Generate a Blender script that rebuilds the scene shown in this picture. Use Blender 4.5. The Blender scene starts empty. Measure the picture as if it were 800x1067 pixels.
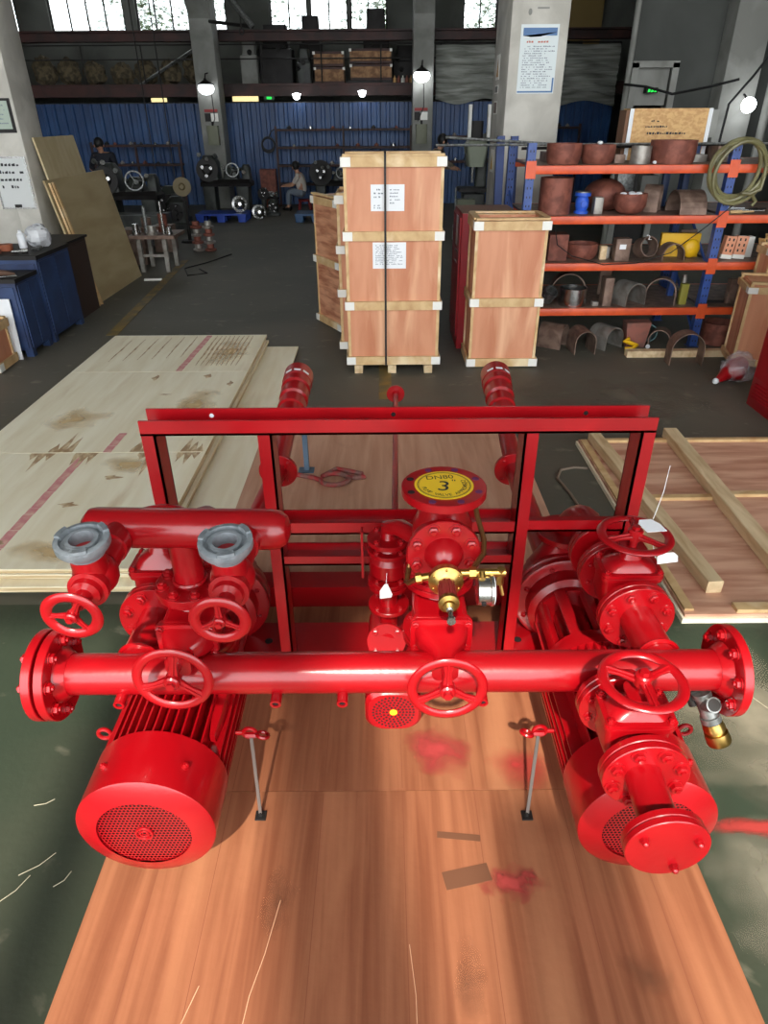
import bpy, bmesh, math, random
from mathutils import Vector as V, Matrix as M4
random.seed(11)
sc = bpy.context.scene
COL = sc.collection
R_ = math.radians

# ------------------------------------------------------------------ camera
cd = bpy.data.cameras.new('camera'); cam = bpy.data.objects.new('camera', cd); COL.objects.link(cam)
cd.sensor_fit = 'VERTICAL'; cd.sensor_height = 24.0; cd.lens = 24.0 * 700.0 / 1067.0
cd.clip_start = 0.05; cd.clip_end = 200
cam.matrix_world = (M4.Translation((0, 0, 1.65)) @ M4.Rotation(R_(90 - 30.5), 4, 'X') @ M4.Rotation(R_(-0.4), 4, 'Z'))
sc.camera = cam

# ------------------------------------------------------------------ world, sun, exposure
w = bpy.data.worlds.new('daylight'); sc.world = w; w.use_nodes = True
bg = w.node_tree.nodes['Background']; bg.inputs[0].default_value = (0.93, 0.97, 1.0, 1); bg.inputs[1].default_value = 5.4
sd = bpy.data.lights.new('sun', 'SUN'); sd.energy = 6.8; sd.angle = R_(1.0); sd.color = (1.0, 0.93, 0.82)
sun = bpy.data.objects.new('sun', sd); COL.objects.link(sun)
sun.location = (-2, -8, 12)
sun.rotation_euler = V((0.12, 1.0, -1.0)).to_track_quat('-Z', 'Y').to_euler()
vs = sc.view_settings
vs.view_transform = 'Standard'; vs.look = 'None'; vs.gamma = 1.0; vs.use_curve_mapping = False
vs.exposure = -0.08

# ------------------------------------------------------------------ materials
def lin(c):
    r = []
    for x in c:
        x /= 255.0
        r.append(x / 12.92 if x <= 0.04045 else ((x + 0.055) / 1.055) ** 2.4)
    return (*r, 1.0)
MATS = {}
def mat(name, rgb, rough=0.5, metal=0.0, rgb2=None, nscale=(6, 6, 6), lo=0.4, hi=0.6, detail=4, bump=0.0, bscale=60.0,
        coat=0.0, emit=None, estr=0.0, alpha=1.0, trans=0.0, wave=None, rgb3=None, n3=(1, 1, 1), lo3=0.55, hi3=0.7, world=False, spec=0.5):
    if name in MATS: return MATS[name]
    m = bpy.data.materials.new(name); m.use_nodes = True; MATS[name] = m
    nt = m.node_tree; N = nt.nodes; L = nt.links; b = N['Principled BSDF']
    b.inputs['Base Color'].default_value = lin(rgb); b.inputs['Roughness'].default_value = rough
    b.inputs['Metallic'].default_value = metal; b.inputs['Coat Weight'].default_value = coat
    b.inputs['Coat Roughness'].default_value = 0.12; b.inputs['Specular IOR Level'].default_value = spec
    b.inputs['Alpha'].default_value = alpha; b.inputs['Transmission Weight'].default_value = trans
    if emit: b.inputs['Emission Color'].default_value = lin(emit); b.inputs['Emission Strength'].default_value = estr
    def vec(sc3):
        mp = N.new('ShaderNodeMapping'); mp.inputs['Scale'].default_value = sc3
        if world:
            g = N.new('ShaderNodeNewGeometry'); L.new(g.outputs['Position'], mp.inputs['Vector'])
        else:
            t = N.new('ShaderNodeTexCoord'); L.new(t.outputs['Object'], mp.inputs['Vector'])
        return mp
    def noise(sc3, lo, hi):
        mp = vec(sc3); nz = N.new('ShaderNodeTexNoise'); nz.inputs['Scale'].default_value = 1.0
        nz.inputs['Detail'].default_value = detail; nz.inputs['Distortion'].default_value = 0.4
        L.new(mp.outputs[0], nz.inputs['Vector'])
        r = N.new('ShaderNodeMapRange'); r.inputs['From Min'].default_value = lo; r.inputs['From Max'].default_value = hi
        L.new(nz.outputs['Fac'], r.inputs['Value']); return r.outputs[0]
    col = None
    if rgb2:
        f = noise(nscale, lo, hi); mx = N.new('ShaderNodeMix'); mx.data_type = 'RGBA'
        mx.inputs['A'].default_value = lin(rgb); mx.inputs['B'].default_value = lin(rgb2)
        L.new(f, mx.inputs['Factor']); col = mx.outputs['Result']
    if rgb3:
        f = noise(n3, lo3, hi3); mx = N.new('ShaderNodeMix'); mx.data_type = 'RGBA'
        if col: L.new(col, mx.inputs['A'])
        else: mx.inputs['A'].default_value = lin(rgb)
        mx.inputs['B'].default_value = lin(rgb3); L.new(f, mx.inputs['Factor']); col = mx.outputs['Result']
    if col: L.new(col, b.inputs['Base Color'])
    if bump:
        mp = vec((bscale,) * 3); nz = N.new('ShaderNodeTexNoise'); nz.inputs['Scale'].default_value = 1.0
        nz.inputs['Detail'].default_value = 3; L.new(mp.outputs[0], nz.inputs['Vector'])
        bp = N.new('ShaderNodeBump'); bp.inputs['Strength'].default_value = bump; bp.inputs['Distance'].default_value = 0.01
        L.new(nz.outputs['Fac'], bp.inputs['Height']); L.new(bp.outputs[0], b.inputs['Normal'])
    return m
RED = mat('red_enamel', (160, 7, 17), 0.28, coat=0.25, rgb2=(146, 6, 15), nscale=(5, 5, 5), bump=0.05, bscale=45)
REDC = mat('red_cabinet_paint', (176, 10, 30), 0.4, rgb2=(160, 8, 26), nscale=(3, 3, 3))
DARK = mat('painted_hole_shade', (22, 6, 6), 0.8)  # near-black colour stands in for the shade inside holes and bores
BLACK = mat('black_rubber', (20, 20, 20), 0.6)
GREY = mat('grey_cast_coupling', (142, 148, 152), 0.4, metal=0.2, rgb2=(120, 126, 130), nscale=(30, 30, 30), bump=0.1, bscale=120)
STEEL = mat('bright_steel', (190, 190, 188), 0.25, metal=1.0, bump=0.05)
GALV = mat('galvanised_iron', (150, 152, 150), 0.4, metal=0.8, rgb2=(110, 112, 110), nscale=(40, 40, 40))
BRASS = mat('brass', (196, 160, 92), 0.3, metal=1.0, rgb2=(160, 124, 62), nscale=(25, 25, 25))
COPPER = mat('brown_copper_tube', (128, 86, 50), 0.35, metal=0.8)
PAPER = mat('white_paper', (232, 234, 236), 0.7)
INK = mat('dark_ink', (40, 40, 44), 0.7)
INKG = mat('grey_ink', (130, 136, 146), 0.8)
YEL = mat('yellow_sticker', (238, 196, 36), 0.4)
FLOORG = mat('green_floor_paint', (46, 57, 41), 0.7, rgb2=(68, 68, 53), nscale=(0.9, 0.9, 0.9), lo=0.4, hi=0.7, detail=8, rgb3=(120, 116, 98), n3=(7, 9, 7), lo3=0.64, hi3=0.8, bump=0.12, bscale=30, world=True)
FLOOR = mat('worn_grey_floor', (82, 80, 69), 0.62, rgb2=(100, 95, 83), nscale=(0.7, 0.7, 0.7), lo=0.38, hi=0.68, detail=8,
            rgb3=(132, 126, 110), n3=(7, 9, 7), lo3=0.62, hi3=0.78, bump=0.12, bscale=30, world=True)
LINE = mat('worn_yellow_line', (140, 112, 48), 0.6, rgb2=(92, 86, 62), nscale=(6, 6, 6), lo=0.35, hi=0.65)
PLY = mat('orange_plywood', (160, 102, 70), 0.55, rgb2=(130, 76, 49), nscale=(34, 1.4, 34), lo=0.35, hi=0.68, detail=7,
          rgb3=(176, 118, 82), n3=(5, 0.7, 5), lo3=0.55, hi3=0.75, bump=0.08, bscale=40)
PLYR = mat('lightened_rear_plywood', (206, 160, 132), 0.55, rgb2=(184, 134, 106), nscale=(22, 1.6, 22), lo=0.35, hi=0.68, detail=7, rgb3=(170, 128, 104), n3=(4, 4, 4), lo3=0.6, hi3=0.8)  # lighter copy of the plywood, making up for missing sun at the rear
PALE = mat('pale_plywood', (246, 238, 212), 0.6, rgb2=(234, 222, 190), nscale=(14, 1.6, 14), lo=0.35, hi=0.7, detail=6,
           rgb3=(212, 190, 152), n3=(5, 0.9, 5), lo3=0.62, hi3=0.8, bump=0.06, bscale=40)
PALEY = mat('pale_plywood_edge', (224, 208, 170), 0.65, rgb2=(186, 160, 118), nscale=(2, 2, 160), lo=0.45, hi=0.55, detail=2)
TIMBER = mat('pine_batten', (214, 182, 132), 0.6, rgb2=(190, 150, 102), nscale=(12, 12, 12), lo=0.35, hi=0.7, rgb3=(232, 210, 170), n3=(4, 4, 4))
TIMBERD = mat('weathered_batten', (226, 202, 162), 0.65, rgb2=(186, 154, 112), nscale=(20, 3, 20), lo=0.35, hi=0.7, rgb3=(216, 196, 156), n3=(6, 1.5, 6))
CPLY = mat('crate_plywood', (210, 146, 110), 0.5, rgb2=(192, 122, 86), nscale=(11, 11, 1.8), lo=0.35, hi=0.7, detail=7,
           rgb3=(226, 172, 134), n3=(7, 7, 1.1), lo3=0.55, hi3=0.72)
CPLYB = mat('striped_crate_plywood', (214, 156, 122), 0.5, rgb2=(168, 104, 74), nscale=(4, 4, 22), lo=0.4, hi=0.6, detail=5,
            rgb3=(206, 150, 116), n3=(3, 3, 14), lo3=0.55, hi3=0.7)
PANELPLY = mat('brown_panel_plywood', (216, 170, 142), 0.55, rgb2=(178, 122, 96), nscale=(2.2, 16, 12), lo=0.38, hi=0.66, detail=7,
               rgb3=(226, 186, 156), n3=(1.6, 9, 9), lo3=0.55, hi3=0.72)
OSB = mat('osb_board', (212, 170, 112), 0.6, rgb2=(192, 146, 92), nscale=(30, 30, 44), lo=0.4, hi=0.6, detail=5)
CAP = mat('white_corner_cap', (232, 230, 222), 0.5)
BLUEC = mat('blue_cabinet_paint', (48, 68, 108), 0.45, rgb2=(38, 50, 82), nscale=(4, 4, 4))
BLUEU = mat('blue_upright_paint', (44, 70, 132), 0.4, rgb2=(60, 88, 156), nscale=(8, 8, 8))
ORANGE = mat('orange_beam_paint', (226, 92, 44), 0.4, rgb2=(206, 78, 38), nscale=(6, 6, 6))
FENCE = mat('blue_corrugated_sheet', (46, 82, 130), 0.45, rgb2=(36, 64, 108), nscale=(1.2, 1.2, 1.2))
CONC = mat('painted_concrete', (204, 200, 190), 0.75, rgb2=(182, 178, 168), nscale=(3, 3, 3), bump=0.1, bscale=20)
CONCD = mat('dingy_concrete', (150, 150, 144), 0.8, rgb2=(124, 124, 118), nscale=(2, 2, 2), bump=0.08, bscale=20)
WALLM = mat('old_plaster', (112, 114, 108), 0.85, rgb2=(84, 86, 80), nscale=(0.8, 0.8, 0.8), world=True)
SOOT = mat('sooty_steel', (40, 38, 36), 0.6, metal=0.3, rgb2=(30, 26, 25), nscale=(4, 4, 4))
REDOX = mat('dark_red_oxide_steel', (70, 36, 30), 0.6, rgb2=(46, 26, 22), nscale=(3, 3, 3))
ROOFM = mat('roof_sheet', (150, 150, 148), 0.8)
RUST = mat('rusty_steel', (142, 84, 68), 0.65, metal=0.15, rgb2=(112, 62, 50), nscale=(14, 14, 14), bump=0.15, bscale=80)
RUSTD = mat('dark_rusty_steel', (138, 114, 100), 0.55, metal=0.35, rgb2=(108, 86, 74), nscale=(12, 12, 12), bump=0.1, bscale=60)
GREYST = mat('mill_scale_steel', (164, 160, 152), 0.45, metal=0.55, rgb2=(128, 120, 112), nscale=(9, 9, 9), bump=0.08, bscale=50)
YELP = mat('yellow_plate_paint', (226, 176, 20), 0.45)
MACH = mat('machine_green_grey', (58, 62, 56), 0.5, rgb2=(34, 36, 33), nscale=(5, 5, 5))
PLASTB = mat('blue_plastic', (40, 88, 196), 0.45)
PALLETB = mat('blue_pallet_plastic', (38, 72, 170), 0.5)
HOSE = mat('olive_hose', (126, 122, 84), 0.35, rgb2=(104, 98, 64), nscale=(9, 9, 9))
CABLE = mat('grey_cable', (120, 104, 88), 0.6)
GLASS = mat('window_glass', (225, 235, 235), 0.08, trans=0.95, alpha=0.35)
LEAF = mat('tree_leaf', (70, 96, 58), 0.6, rgb2=(110, 128, 84), nscale=(3, 3, 3))
BARK = mat('tree_bark', (82, 70, 56), 0.8)
LAMPG = mat('lamp_glow', (250, 252, 255), 0.4, emit=(245, 250, 255), estr=6.0)
LAMPS = mat('lamp_glow_strong', (250, 252, 255), 0.4, emit=(245, 250, 255), estr=14.0)
LITWIN = mat('lit_window_glow', (230, 220, 170), 0.6, emit=(235, 215, 150), estr=1.2)
GREENX = mat('green_exit_glow', (20, 190, 70), 0.5, emit=(20, 220, 70), estr=1.6)
TARP = mat('grey_tarpaulin', (160, 162, 154), 0.55, rgb2=(122, 124, 116), nscale=(1.5, 1.5, 16))
SKIN = mat('skin', (190, 140, 112), 0.55)
HAIR = mat('black_hair', (18, 16, 15), 0.6)
SHIRTW = mat('pale_shirt', (196, 188, 178), 0.8)
SHIRTD = mat('dark_blue_jacket', (26, 28, 38), 0.8)
SHIRTG = mat('grey_brown_shirt', (128, 118, 100), 0.8)
TROUS = mat('grey_blue_trousers', (108, 118, 130), 0.8)
BAGM = mat('clear_plastic_bag', (224, 226, 230), 0.25, alpha=0.6, spec=0.8)
PINK = mat('pink_print', (206, 132, 134), 0.7, rgb2=(222, 178, 160), nscale=(20, 20, 20), lo=0.4, hi=0.7)
KNOT = mat('brown_knot', (166, 134, 98), 0.7, rgb2=(220, 198, 158), nscale=(30, 14, 30), lo=0.4, hi=0.65)
POSTB = mat('poster_blue', (72, 112, 160), 0.5)

# ------------------------------------------------------------------ mesh builder
def frame(a):
    a = V(a).normalized()
    h = V((0, 0, 1)) if abs(a.z) < 0.9 else V((0, 1, 0))
    u = h.cross(a).normalized(); v = a.cross(u).normalized()
    return a, u, v
class MB:
    def __init__(s): s.v = []; s.f = []
    def add(s, vs, fs, M=None):
        o = len(s.v)
        s.v += [(M @ V(p)) if M else V(p) for p in vs]
        s.f += [tuple(i + o for i in f) for f in fs]; return s
    def box(s, x0, x1, y0, y1, z0, z1, M=None):
        p = [(x, y, z) for z in (z0, z1) for y in (y0, y1) for x in (x0, x1)]
        return s.add(p, [(0, 2, 3, 1), (4, 5, 7, 6), (0, 1, 5, 4), (2, 6, 7, 3), (0, 4, 6, 2), (1, 3, 7, 5)], M)
    def rings(s, rs, cap0=True, cap1=True, M=None, closed=False):
        n = len(rs[0]); vs = [p for r in rs for p in r]; fs = []
        m = len(rs)
        for i in range(m if closed else m - 1):
            j = (i + 1) % m
            for k in range(n):
                l = (k + 1) % n
                fs.append((i * n + k, i * n + l, j * n + l, j * n + k))
        if not closed:
            if cap0: fs.append(tuple(reversed(range(n))))
            if cap1: fs.append(tuple((m - 1) * n + k for k in range(n)))
        return s.add(vs, fs, M)
    def lathe(s, o, axis, prof, n=24, cap0=True, cap1=True):
        a, u, v = frame(axis); o = V(o); rs = []
        for t, r in prof:
            r = max(r, 1e-4)
            rs.append([o + a * t + (u * math.cos(2 * math.pi * k / n) + v * math.sin(2 * math.pi * k / n)) * r for k in range(n)])
        return s.rings(rs, cap0, cap1)
    def cyl(s, p0, p1, r0, r1=None, n=16, caps=True):
        p0 = V(p0); p1 = V(p1); d = (p1 - p0)
        return s.lathe(p0, d, [(0, r0), (d.length, r0 if r1 is None else r1)], n, caps, caps)
    def disc(s, c, axis, R, t, n=32, ch=0.0015):
        return s.lathe(c, axis, [(-t / 2, R - ch), (-t / 2 + ch, R), (t / 2 - ch, R), (t / 2, R - ch)], n)
    def ball(s, c, r, n=16, m=8, sz=None, M=None):
        sz = sz or (1, 1, 1); c = V(c); rs = []
        for i in range(m + 1):
            ph = -math.pi / 2 + math.pi * i / m
            rr = max(math.cos(ph) * r, 1e-4)
            rs.append([c + V((rr * math.cos(2 * math.pi * k / n) * sz[0], rr * math.sin(2 * math.pi * k / n) * sz[1], math.sin(ph) * r * sz[2])) for k in range(n)])
        return s.rings(rs, True, True, M)
    def tube(s, pts, r, n=12, closed=False, rr=None):
        P = [V(p) for p in pts]; m = len(P); T = []
        for i in range(m):
            if closed: T.append((P[(i + 1) % m] - P[i - 1]).normalized())
            else: T.append((P[min(i + 1, m - 1)] - P[max(i - 1, 0)]).normalized())
        a, u, v = frame(T[0]); rs = []
        for i in range(m):
            u = (u - T[i] * u.dot(T[i])).normalized(); v = T[i].cross(u)
            q = rr[i] if rr else r
            rs.append([P[i] + (u * math.cos(2 * math.pi * k / n) + v * math.sin(2 * math.pi * k / n)) * q for k in range(n)])
        return s.rings(rs, True, True, None, closed)
    def torus(s, c, axis, R, r, n=32, m=8, sq=1.0):
        a, u, v = frame(axis); c = V(c); rs = []
        for i in range(n):
            d = u * math.cos(2 * math.pi * i / n) + v * math.sin(2 * math.pi * i / n)
            rs.append([c + d * (R + r * math.cos(2 * math.pi * k / m)) + a * (r * sq * math.sin(2 * math.pi * k / m)) for k in range(m)])
        return s.rings(rs, closed=True)
    def loft(s, o, axis, u, secs, n=5):
        """rounded-rectangle sections (t, half_u, half_v, corner) along axis"""
        a = V(axis).normalized(); u = V(u).normalized(); v = a.cross(u); o = V(o); rs = []
        for t, hu, hv, cr in secs:
            cr = min(cr, hu * 0.999, hv * 0.999); ring = []
            for qx, qy, a0 in ((1, 1, 0), (-1, 1, 90), (-1, -1, 180), (1, -1, 270)):
                for k in range(n):
                    an = R_(a0 + 90 * k / (n - 1))
                    ring.append(o + a * t + u * (qx * (hu - cr) + cr * math.cos(an)) + v * (qy * (hv - cr) + cr * math.sin(an)))
            rs.append(ring)
        return s.rings(rs)
    def prism(s, poly, o, u, v, w):
        """2-D outline (in u, v) extruded along w (full vector)"""
        o = V(o); u = V(u); v = V(v); w = V(w); n = len(poly)
        a = [o + u * x + v * y for x, y in poly]
        return s.add(a + [p + w for p in a], [tuple(reversed(range(n))), tuple(range(n, 2 * n))] + [(i, (i + 1) % n, n + (i + 1) % n, n + i) for i in range(n)])

W = {}
def mesh_of(name, mb, m, ang=32):
    me = bpy.data.meshes.new(name); me.from_pydata([tuple(p) for p in mb.v], [], mb.f); me.update()
    bm = bmesh.new(); bm.from_mesh(me); bmesh.ops.recalc_face_normals(bm, faces=bm.faces); bm.to_mesh(me); bm.free()
    me.shade_smooth(); me.set_sharp_from_angle(angle=R_(ang))
    if m: me.materials.append(m)
    return me
def link(o, parent, Mw):
    COL.objects.link(o); W[o] = Mw
    if parent: o.parent = parent; o.matrix_basis = W[parent].inverted() @ Mw
    else: o.matrix_basis = Mw
    return o
def O(name, mb, m, parent=None, M=None, ang=32, label=None):
    """verts in world space (M None) or in the space of M"""
    if M is None:
        xs = [p.x for p in mb.v]; ys = [p.y for p in mb.v]; zs = [p.z for p in mb.v]
        c = V(((min(xs) + max(xs)) / 2, (min(ys) + max(ys)) / 2, min(zs)))
        mb2 = MB(); mb2.v = [p - c for p in mb.v]; mb2.f = mb.f; mb = mb2; M = M4.Translation(c)
    o = bpy.data.objects.new(name, mesh_of(name, mb, m, ang))
    if label: o['label'] = label
    return link(o, parent, M)
def I(name, me, parent, M): return link(bpy.data.objects.new(name, me), parent, M)
def tag(o, label, cat, group=None, kind=None):
    if label: o['label'] = label
    if cat: o['category'] = cat
    if group: o['group'] = group
    if kind: o['kind'] = kind
    return o
def thing(name, label, cat, loc, rz=0, group=None):
    o = bpy.data.objects.new(name, None); o.empty_display_size = 0.05
    link(o, None, M4.Translation(loc) @ M4.Rotation(R_(rz), 4, 'Z')); return tag(o, label, cat, group)
def struct(name, mb, m, label=None):
    o = O(name, mb, m); o['kind'] = 'structure'
    if label: o['label'] = label
    return o
def dup(root, Mn, label=None):
    def cp(o, par):
        c = o.copy(); COL.objects.link(c)
        if par: c.parent = par
        for ch in [x for x in W if x.parent == o]: todo.append((ch, c))
        return c
    todo = []; r = cp(root, None); r.matrix_basis = Mn
    while todo:
        a, b = todo.pop(); cp(a, b)
    if label: r['label'] = label
    return r
_tc = {}
def glyphs(body, size):
    if body not in _tc:
        c = bpy.data.curves.new('t', 'FONT'); c.body = body; c.align_x = 'CENTER'; c.align_y = 'CENTER'; c.size = 1.0
        t = bpy.data.objects.new('t', c); COL.objects.link(t)
        me = bpy.data.meshes.new_from_object(t.evaluated_get(bpy.context.evaluated_depsgraph_get()))
        _tc[body] = ([v.co.copy() for v in me.vertices], [tuple(p.vertices) for p in me.polygons])
        bpy.data.objects.remove(t); bpy.data.meshes.remove(me)
    v, f = _tc[body]
    return [p * size for p in v], f
def place(o, zax, xax):
    """matrix at o whose z is zax and x is xax"""
    z = V(zax).normalized(); x = V(xax); x = (x - z * x.dot(z)).normalized(); y = z.cross(x)
    m = M4((x, y, z)).transposed().to_4x4(); m.translation = V(o); return m

def stain_mat(name, rgb, sc3=14.0, seed=0.0, soft=0.35):
    m = bpy.data.materials.new(name); m.use_nodes = True; nt = m.node_tree; N = nt.nodes; L = nt.links; b = N['Principled BSDF']
    b.inputs['Base Color'].default_value = lin(rgb); b.inputs['Roughness'].default_value = 0.55
    t = N.new('ShaderNodeTexCoord'); ln = N.new('ShaderNodeVectorMath'); ln.operation = 'LENGTH'
    mp = N.new('ShaderNodeMapping'); mp.inputs['Location'].default_value = (-1, -1, 0); mp.inputs['Scale'].default_value = (2, 2, 0); L.new(t.outputs['Generated'], mp.inputs[0]); L.new(mp.outputs[0], ln.inputs[0])
    mp2 = N.new('ShaderNodeMapping'); mp2.inputs['Location'].default_value = (seed, seed, 0); mp2.inputs['Scale'].default_value = (sc3, sc3, sc3); L.new(t.outputs['Object'], mp2.inputs[0])
    nz = N.new('ShaderNodeTexNoise'); nz.inputs['Scale'].default_value = 1.0; nz.inputs['Detail'].default_value = 6; L.new(mp2.outputs[0], nz.inputs['Vector'])
    su = N.new('ShaderNodeMath'); su.operation = 'SUBTRACT'; L.new(nz.outputs['Fac'], su.inputs[0])
    mu = N.new('ShaderNodeMath'); mu.operation = 'MULTIPLY'; mu.inputs[1].default_value = 0.62; L.new(ln.outputs['Value'], mu.inputs[0]); L.new(mu.outputs[0], su.inputs[1])
    r = N.new('ShaderNodeMapRange'); r.inputs['From Min'].default_value = 0.0; r.inputs['From Max'].default_value = soft; L.new(su.outputs[0], r.inputs['Value']); L.new(r.outputs[0], b.inputs['Alpha'])
    return m

# ================================================================== the hall
f = MB(); f.box(-12, 12, -14, 22, -0.1, 0.0); struct('floor', f, FLOOR)
HZ = 7.8
s = MB(); s.box(-12, 12, -5.2, 20, HZ, HZ + 0.15); struct('ceiling', s, ROOFM)
s = MB(); s.box(-12, -8.5, -5.2, -5.0, 0, HZ); s.box(8.5, 12, -5.2, -5.0, 0, HZ); s.box(-8.5, 8.5, -5.2, -5.0, 7.15, HZ); struct('wall_front', s, CONCD)
# unseen doorway behind the photographer; braces added in it to cast shadow bands
for k, (xa, za, xb, zb, w_) in enumerate(((-1.12, 7.15, -0.66, 5.45, 0.32), (-0.30, 6.3, -0.24, 5.45, 0.34), (0.62, 7.15, 0.62, 5.45, 0.10), (-1.75, 7.15, -1.45, 5.45, 0.16), (-4, 5.5, 4, 5.5, 0.1))):
    s = MB()
    if za == zb: s.box(xa, xb, -5.14, -5.06, za - 0.05, za + 0.05)
    else: s.prism([(xa - w_ / 2, za), (xa + w_ / 2, za), (xb + w_ / 2, zb), (xb - w_ / 2, zb)], (0, -5.06, 0), (1, 0, 0), (0, 0, 1), (0, -0.08, 0))
    struct('trim_%d' % (20 + k), s, SOOT)
s = MB(); s.box(-12.2, -12, -5.2, 20, 0, HZ + 0.1); struct('wall_left', s, WALLM)
s = MB(); s.box(12, 12.2, -5.2, 20, 0, HZ + 0.1); struct('wall_right', s, WALLM)
# back wall with high windows (real openings)
BY = 18.6
WIN = [(-8.9, -8.15), (-7.42, -5.74), (-5.47, -4.27), (-3.74, -3.45), (-2.48, -1.63), (-1.58, -0.73), (-0.68, 0.15), (1.85, 2.62)]
WZ0, WZ1 = 3.33, 4.9
s = MB(); s.box(-12, 12, BY, BY + 0.2, 0, WZ0); s.box(-12, 12, BY, BY + 0.2, WZ1, HZ)
xs = -12
for a, b in WIN:
    s.box(xs, a, BY, BY + 0.2, WZ0, WZ1); xs = b
s.box(xs, 12, BY, BY + 0.2, WZ0, WZ1); struct('wall_back', s, WALLM)
for i, (a, b) in enumerate(WIN):
    fr = MB(); t = 0.035
    fr.box(a, b, BY + 0.06, BY + 0.11, WZ0, WZ0 + t); fr.box(a, b, BY + 0.06, BY + 0.11, WZ1 - t, WZ1)
    fr.box(a, a + t, BY + 0.06, BY + 0.11, WZ0, WZ1); fr.box(b - t, b, BY + 0.06, BY + 0.11, WZ0, WZ1)
    wo = struct('window_%d' % (i + 1), fr, SOOT)
    n = max(1, round((b - a) / 0.42)); st = (b - a - 2 * t) / n
    for k in range(n):
        g = MB(); g.box(a + t + k * st + 0.012, a + t + (k + 1) * st - 0.012, BY + 0.08, BY + 0.086, WZ0 + t, WZ1 - t); O('pane', g, GLASS, wo)
        if k:
            g = MB(); g.box(a + t + k * st - 0.014, a + t + k * st + 0.014, BY + 0.06, BY + 0.11, WZ0 + t, WZ1 - t); O('mullion', g, SOOT, wo)
# mezzanine deck, crane rail
s = MB(); s.box(-12, 5.6, 16.3, BY, 2.12, 2.2); s.box(-12, 5.6, 16.22, 16.34, 2.02, 2.06); s.box(-12, 5.6, 16.26, 16.3, 2.02, 2.24); s.box(-12, 5.6, 16.22, 16.34, 2.2, 2.24)
o = struct('trim_1', s, REDOX)
s = MB(); s.box(-12, 12, 16.15, 16.4, 2.95, 2.98); s.box(-12, 12, 16.25, 16.29, 2.95, 3.13); s.box(-12, 12, 16.15, 16.4, 3.10, 3.13); struct('trim_2', s, REDOX)
# columns
def column(n, x0, x1, y0, y1, m, corbel=None):
    c = MB(); c.loft(((x0 + x1) / 2, (y0 + y1) / 2, 0), (0, 0, 1), (1, 0, 0), [(0, (x1 - x0) / 2, (y1 - y0) / 2, 0.012), (HZ, (x1 - x0) / 2, (y1 - y0) / 2, 0.012)], 3)
    if corbel:
        h = corbel
        c.prism([(y0, h), (y0 - 0.28, h + 0.3), (y0 - 0.28, h + 0.75), (y0, h + 0.75)], (x0 + 0.02, 0, 0), (0, 1, 0), (0, 0, 1), (x1 - x0 - 0.04, 0, 0))
    return struct('trim_%d' % n, c, m)
column(3, -3.60, -3.17, 15.5, 16.0, CONCD, 3.25)
column(4, 0.62, 1.02, 15.5, 16.0, CONCD, 3.3)
column(5, 1.105, 1.60, 7.0, 7.85, CONC)
column(6, -3.95, -3.29, 7.05, 7.5, CONC)
column(7, -8.3, -7.45, 15.5, 16.0, CONCD)
column(8, 4.17, 4.6, 9.7, 10.3, CONCD)
# right-hand partition with a door
s = MB(); s.box(3.1, 12, 10.0, 10.15, 2.15, HZ); s.box(3.62, 12, 10.0, 10.15, 0, 2.15); s.box(3.1, 3.2, 10.0, 10.15, 0, 2.15); struct('wall_partition', s, mat('grey_partition', (78, 80, 76), 0.8, rgb2=(62, 64, 60), nscale=(1, 1, 1), world=True))
s = MB(); s.box(3.12, 3.2, 9.96, 10.02, 0, 2.2); s.box(3.62, 3.7, 9.96, 10.02, 0, 2.2); s.box(3.12, 3.7, 9.96, 10.02, 2.15, 2.22); dr = struct('door_1', s, CONCD)
s = MB(); s.box(3.2, 3.62, 10.05, 10.09, 0, 1.72); O('door_leaf', s, SOOT, dr)
s = MB(); s.box(3.2, 3.62, 10.05, 10.08, 1.75, 2.15); O('door_panel', s, CONCD, dr)
s = MB(); s.box(-4, 4, -4.9, 2.1, 0, 0.0004); struct('trim_12', s, FLOORG, 'worn green painted floor area in the foreground')
# painted floor lines
s = MB(); s.prism([(-2.44, 5.9), (-2.34, 5.9), (-2.60, 9.5), (-2.69, 9.5)], (0, 0, 0), (1, 0, 0), (0, 1, 0), (0, 0, 0.003)); struct('trim_9', s, LINE)
s = MB(); s.box(-0.03, 0.06, 4.3, 7.0, 0, 0.003); struct('trim_10', s, LINE)

# outside: trees behind the windows
def tree(x, y, h, label):
    t = thing('tree', label, 'tree', (x, y, 0))
    b = MB(); b.tube([(x, y, 0), (x + 0.1, y, h * 0.5), (x, y + 0.1, h * 0.8)], 0.1, 8, rr=[0.14, 0.1, 0.05]); O('trunk', b, BARK, t)
    l = MB(); rd = random.Random(int(x * 10))
    for k in range(1500):
        c = V((x + max(-1.25, min(1.25, rd.gauss(0, 0.7))), y + rd.gauss(0, 0.5), h * 0.72 + rd.gauss(0, 0.75)))
        d = V((rd.uniform(-1, 1), rd.uniform(-1, 1), rd.uniform(-1, 1))).normalized(); a, u, v = frame(d); q = rd.uniform(0.05, 0.1)
        l.add([c - u * q, c + v * q * 0.5, c + u * q, c - v * q * 0.5], [(0, 1, 2, 3)])
    lo = O('foliage', l, LEAF, t); lo['kind'] = 'stuff'
for x, lb in ((-6.1, 'leafy tree outside the leftmost wide high window'), (-3.3, 'leafy tree outside the high windows at the left pillar'),
              (-0.1, 'tree at the right side of the middle high window'), (3.1, 'bushy tree behind the high window beside the poster pillar')):
    tree(x, 21.3, 5.2, lb)

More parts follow.
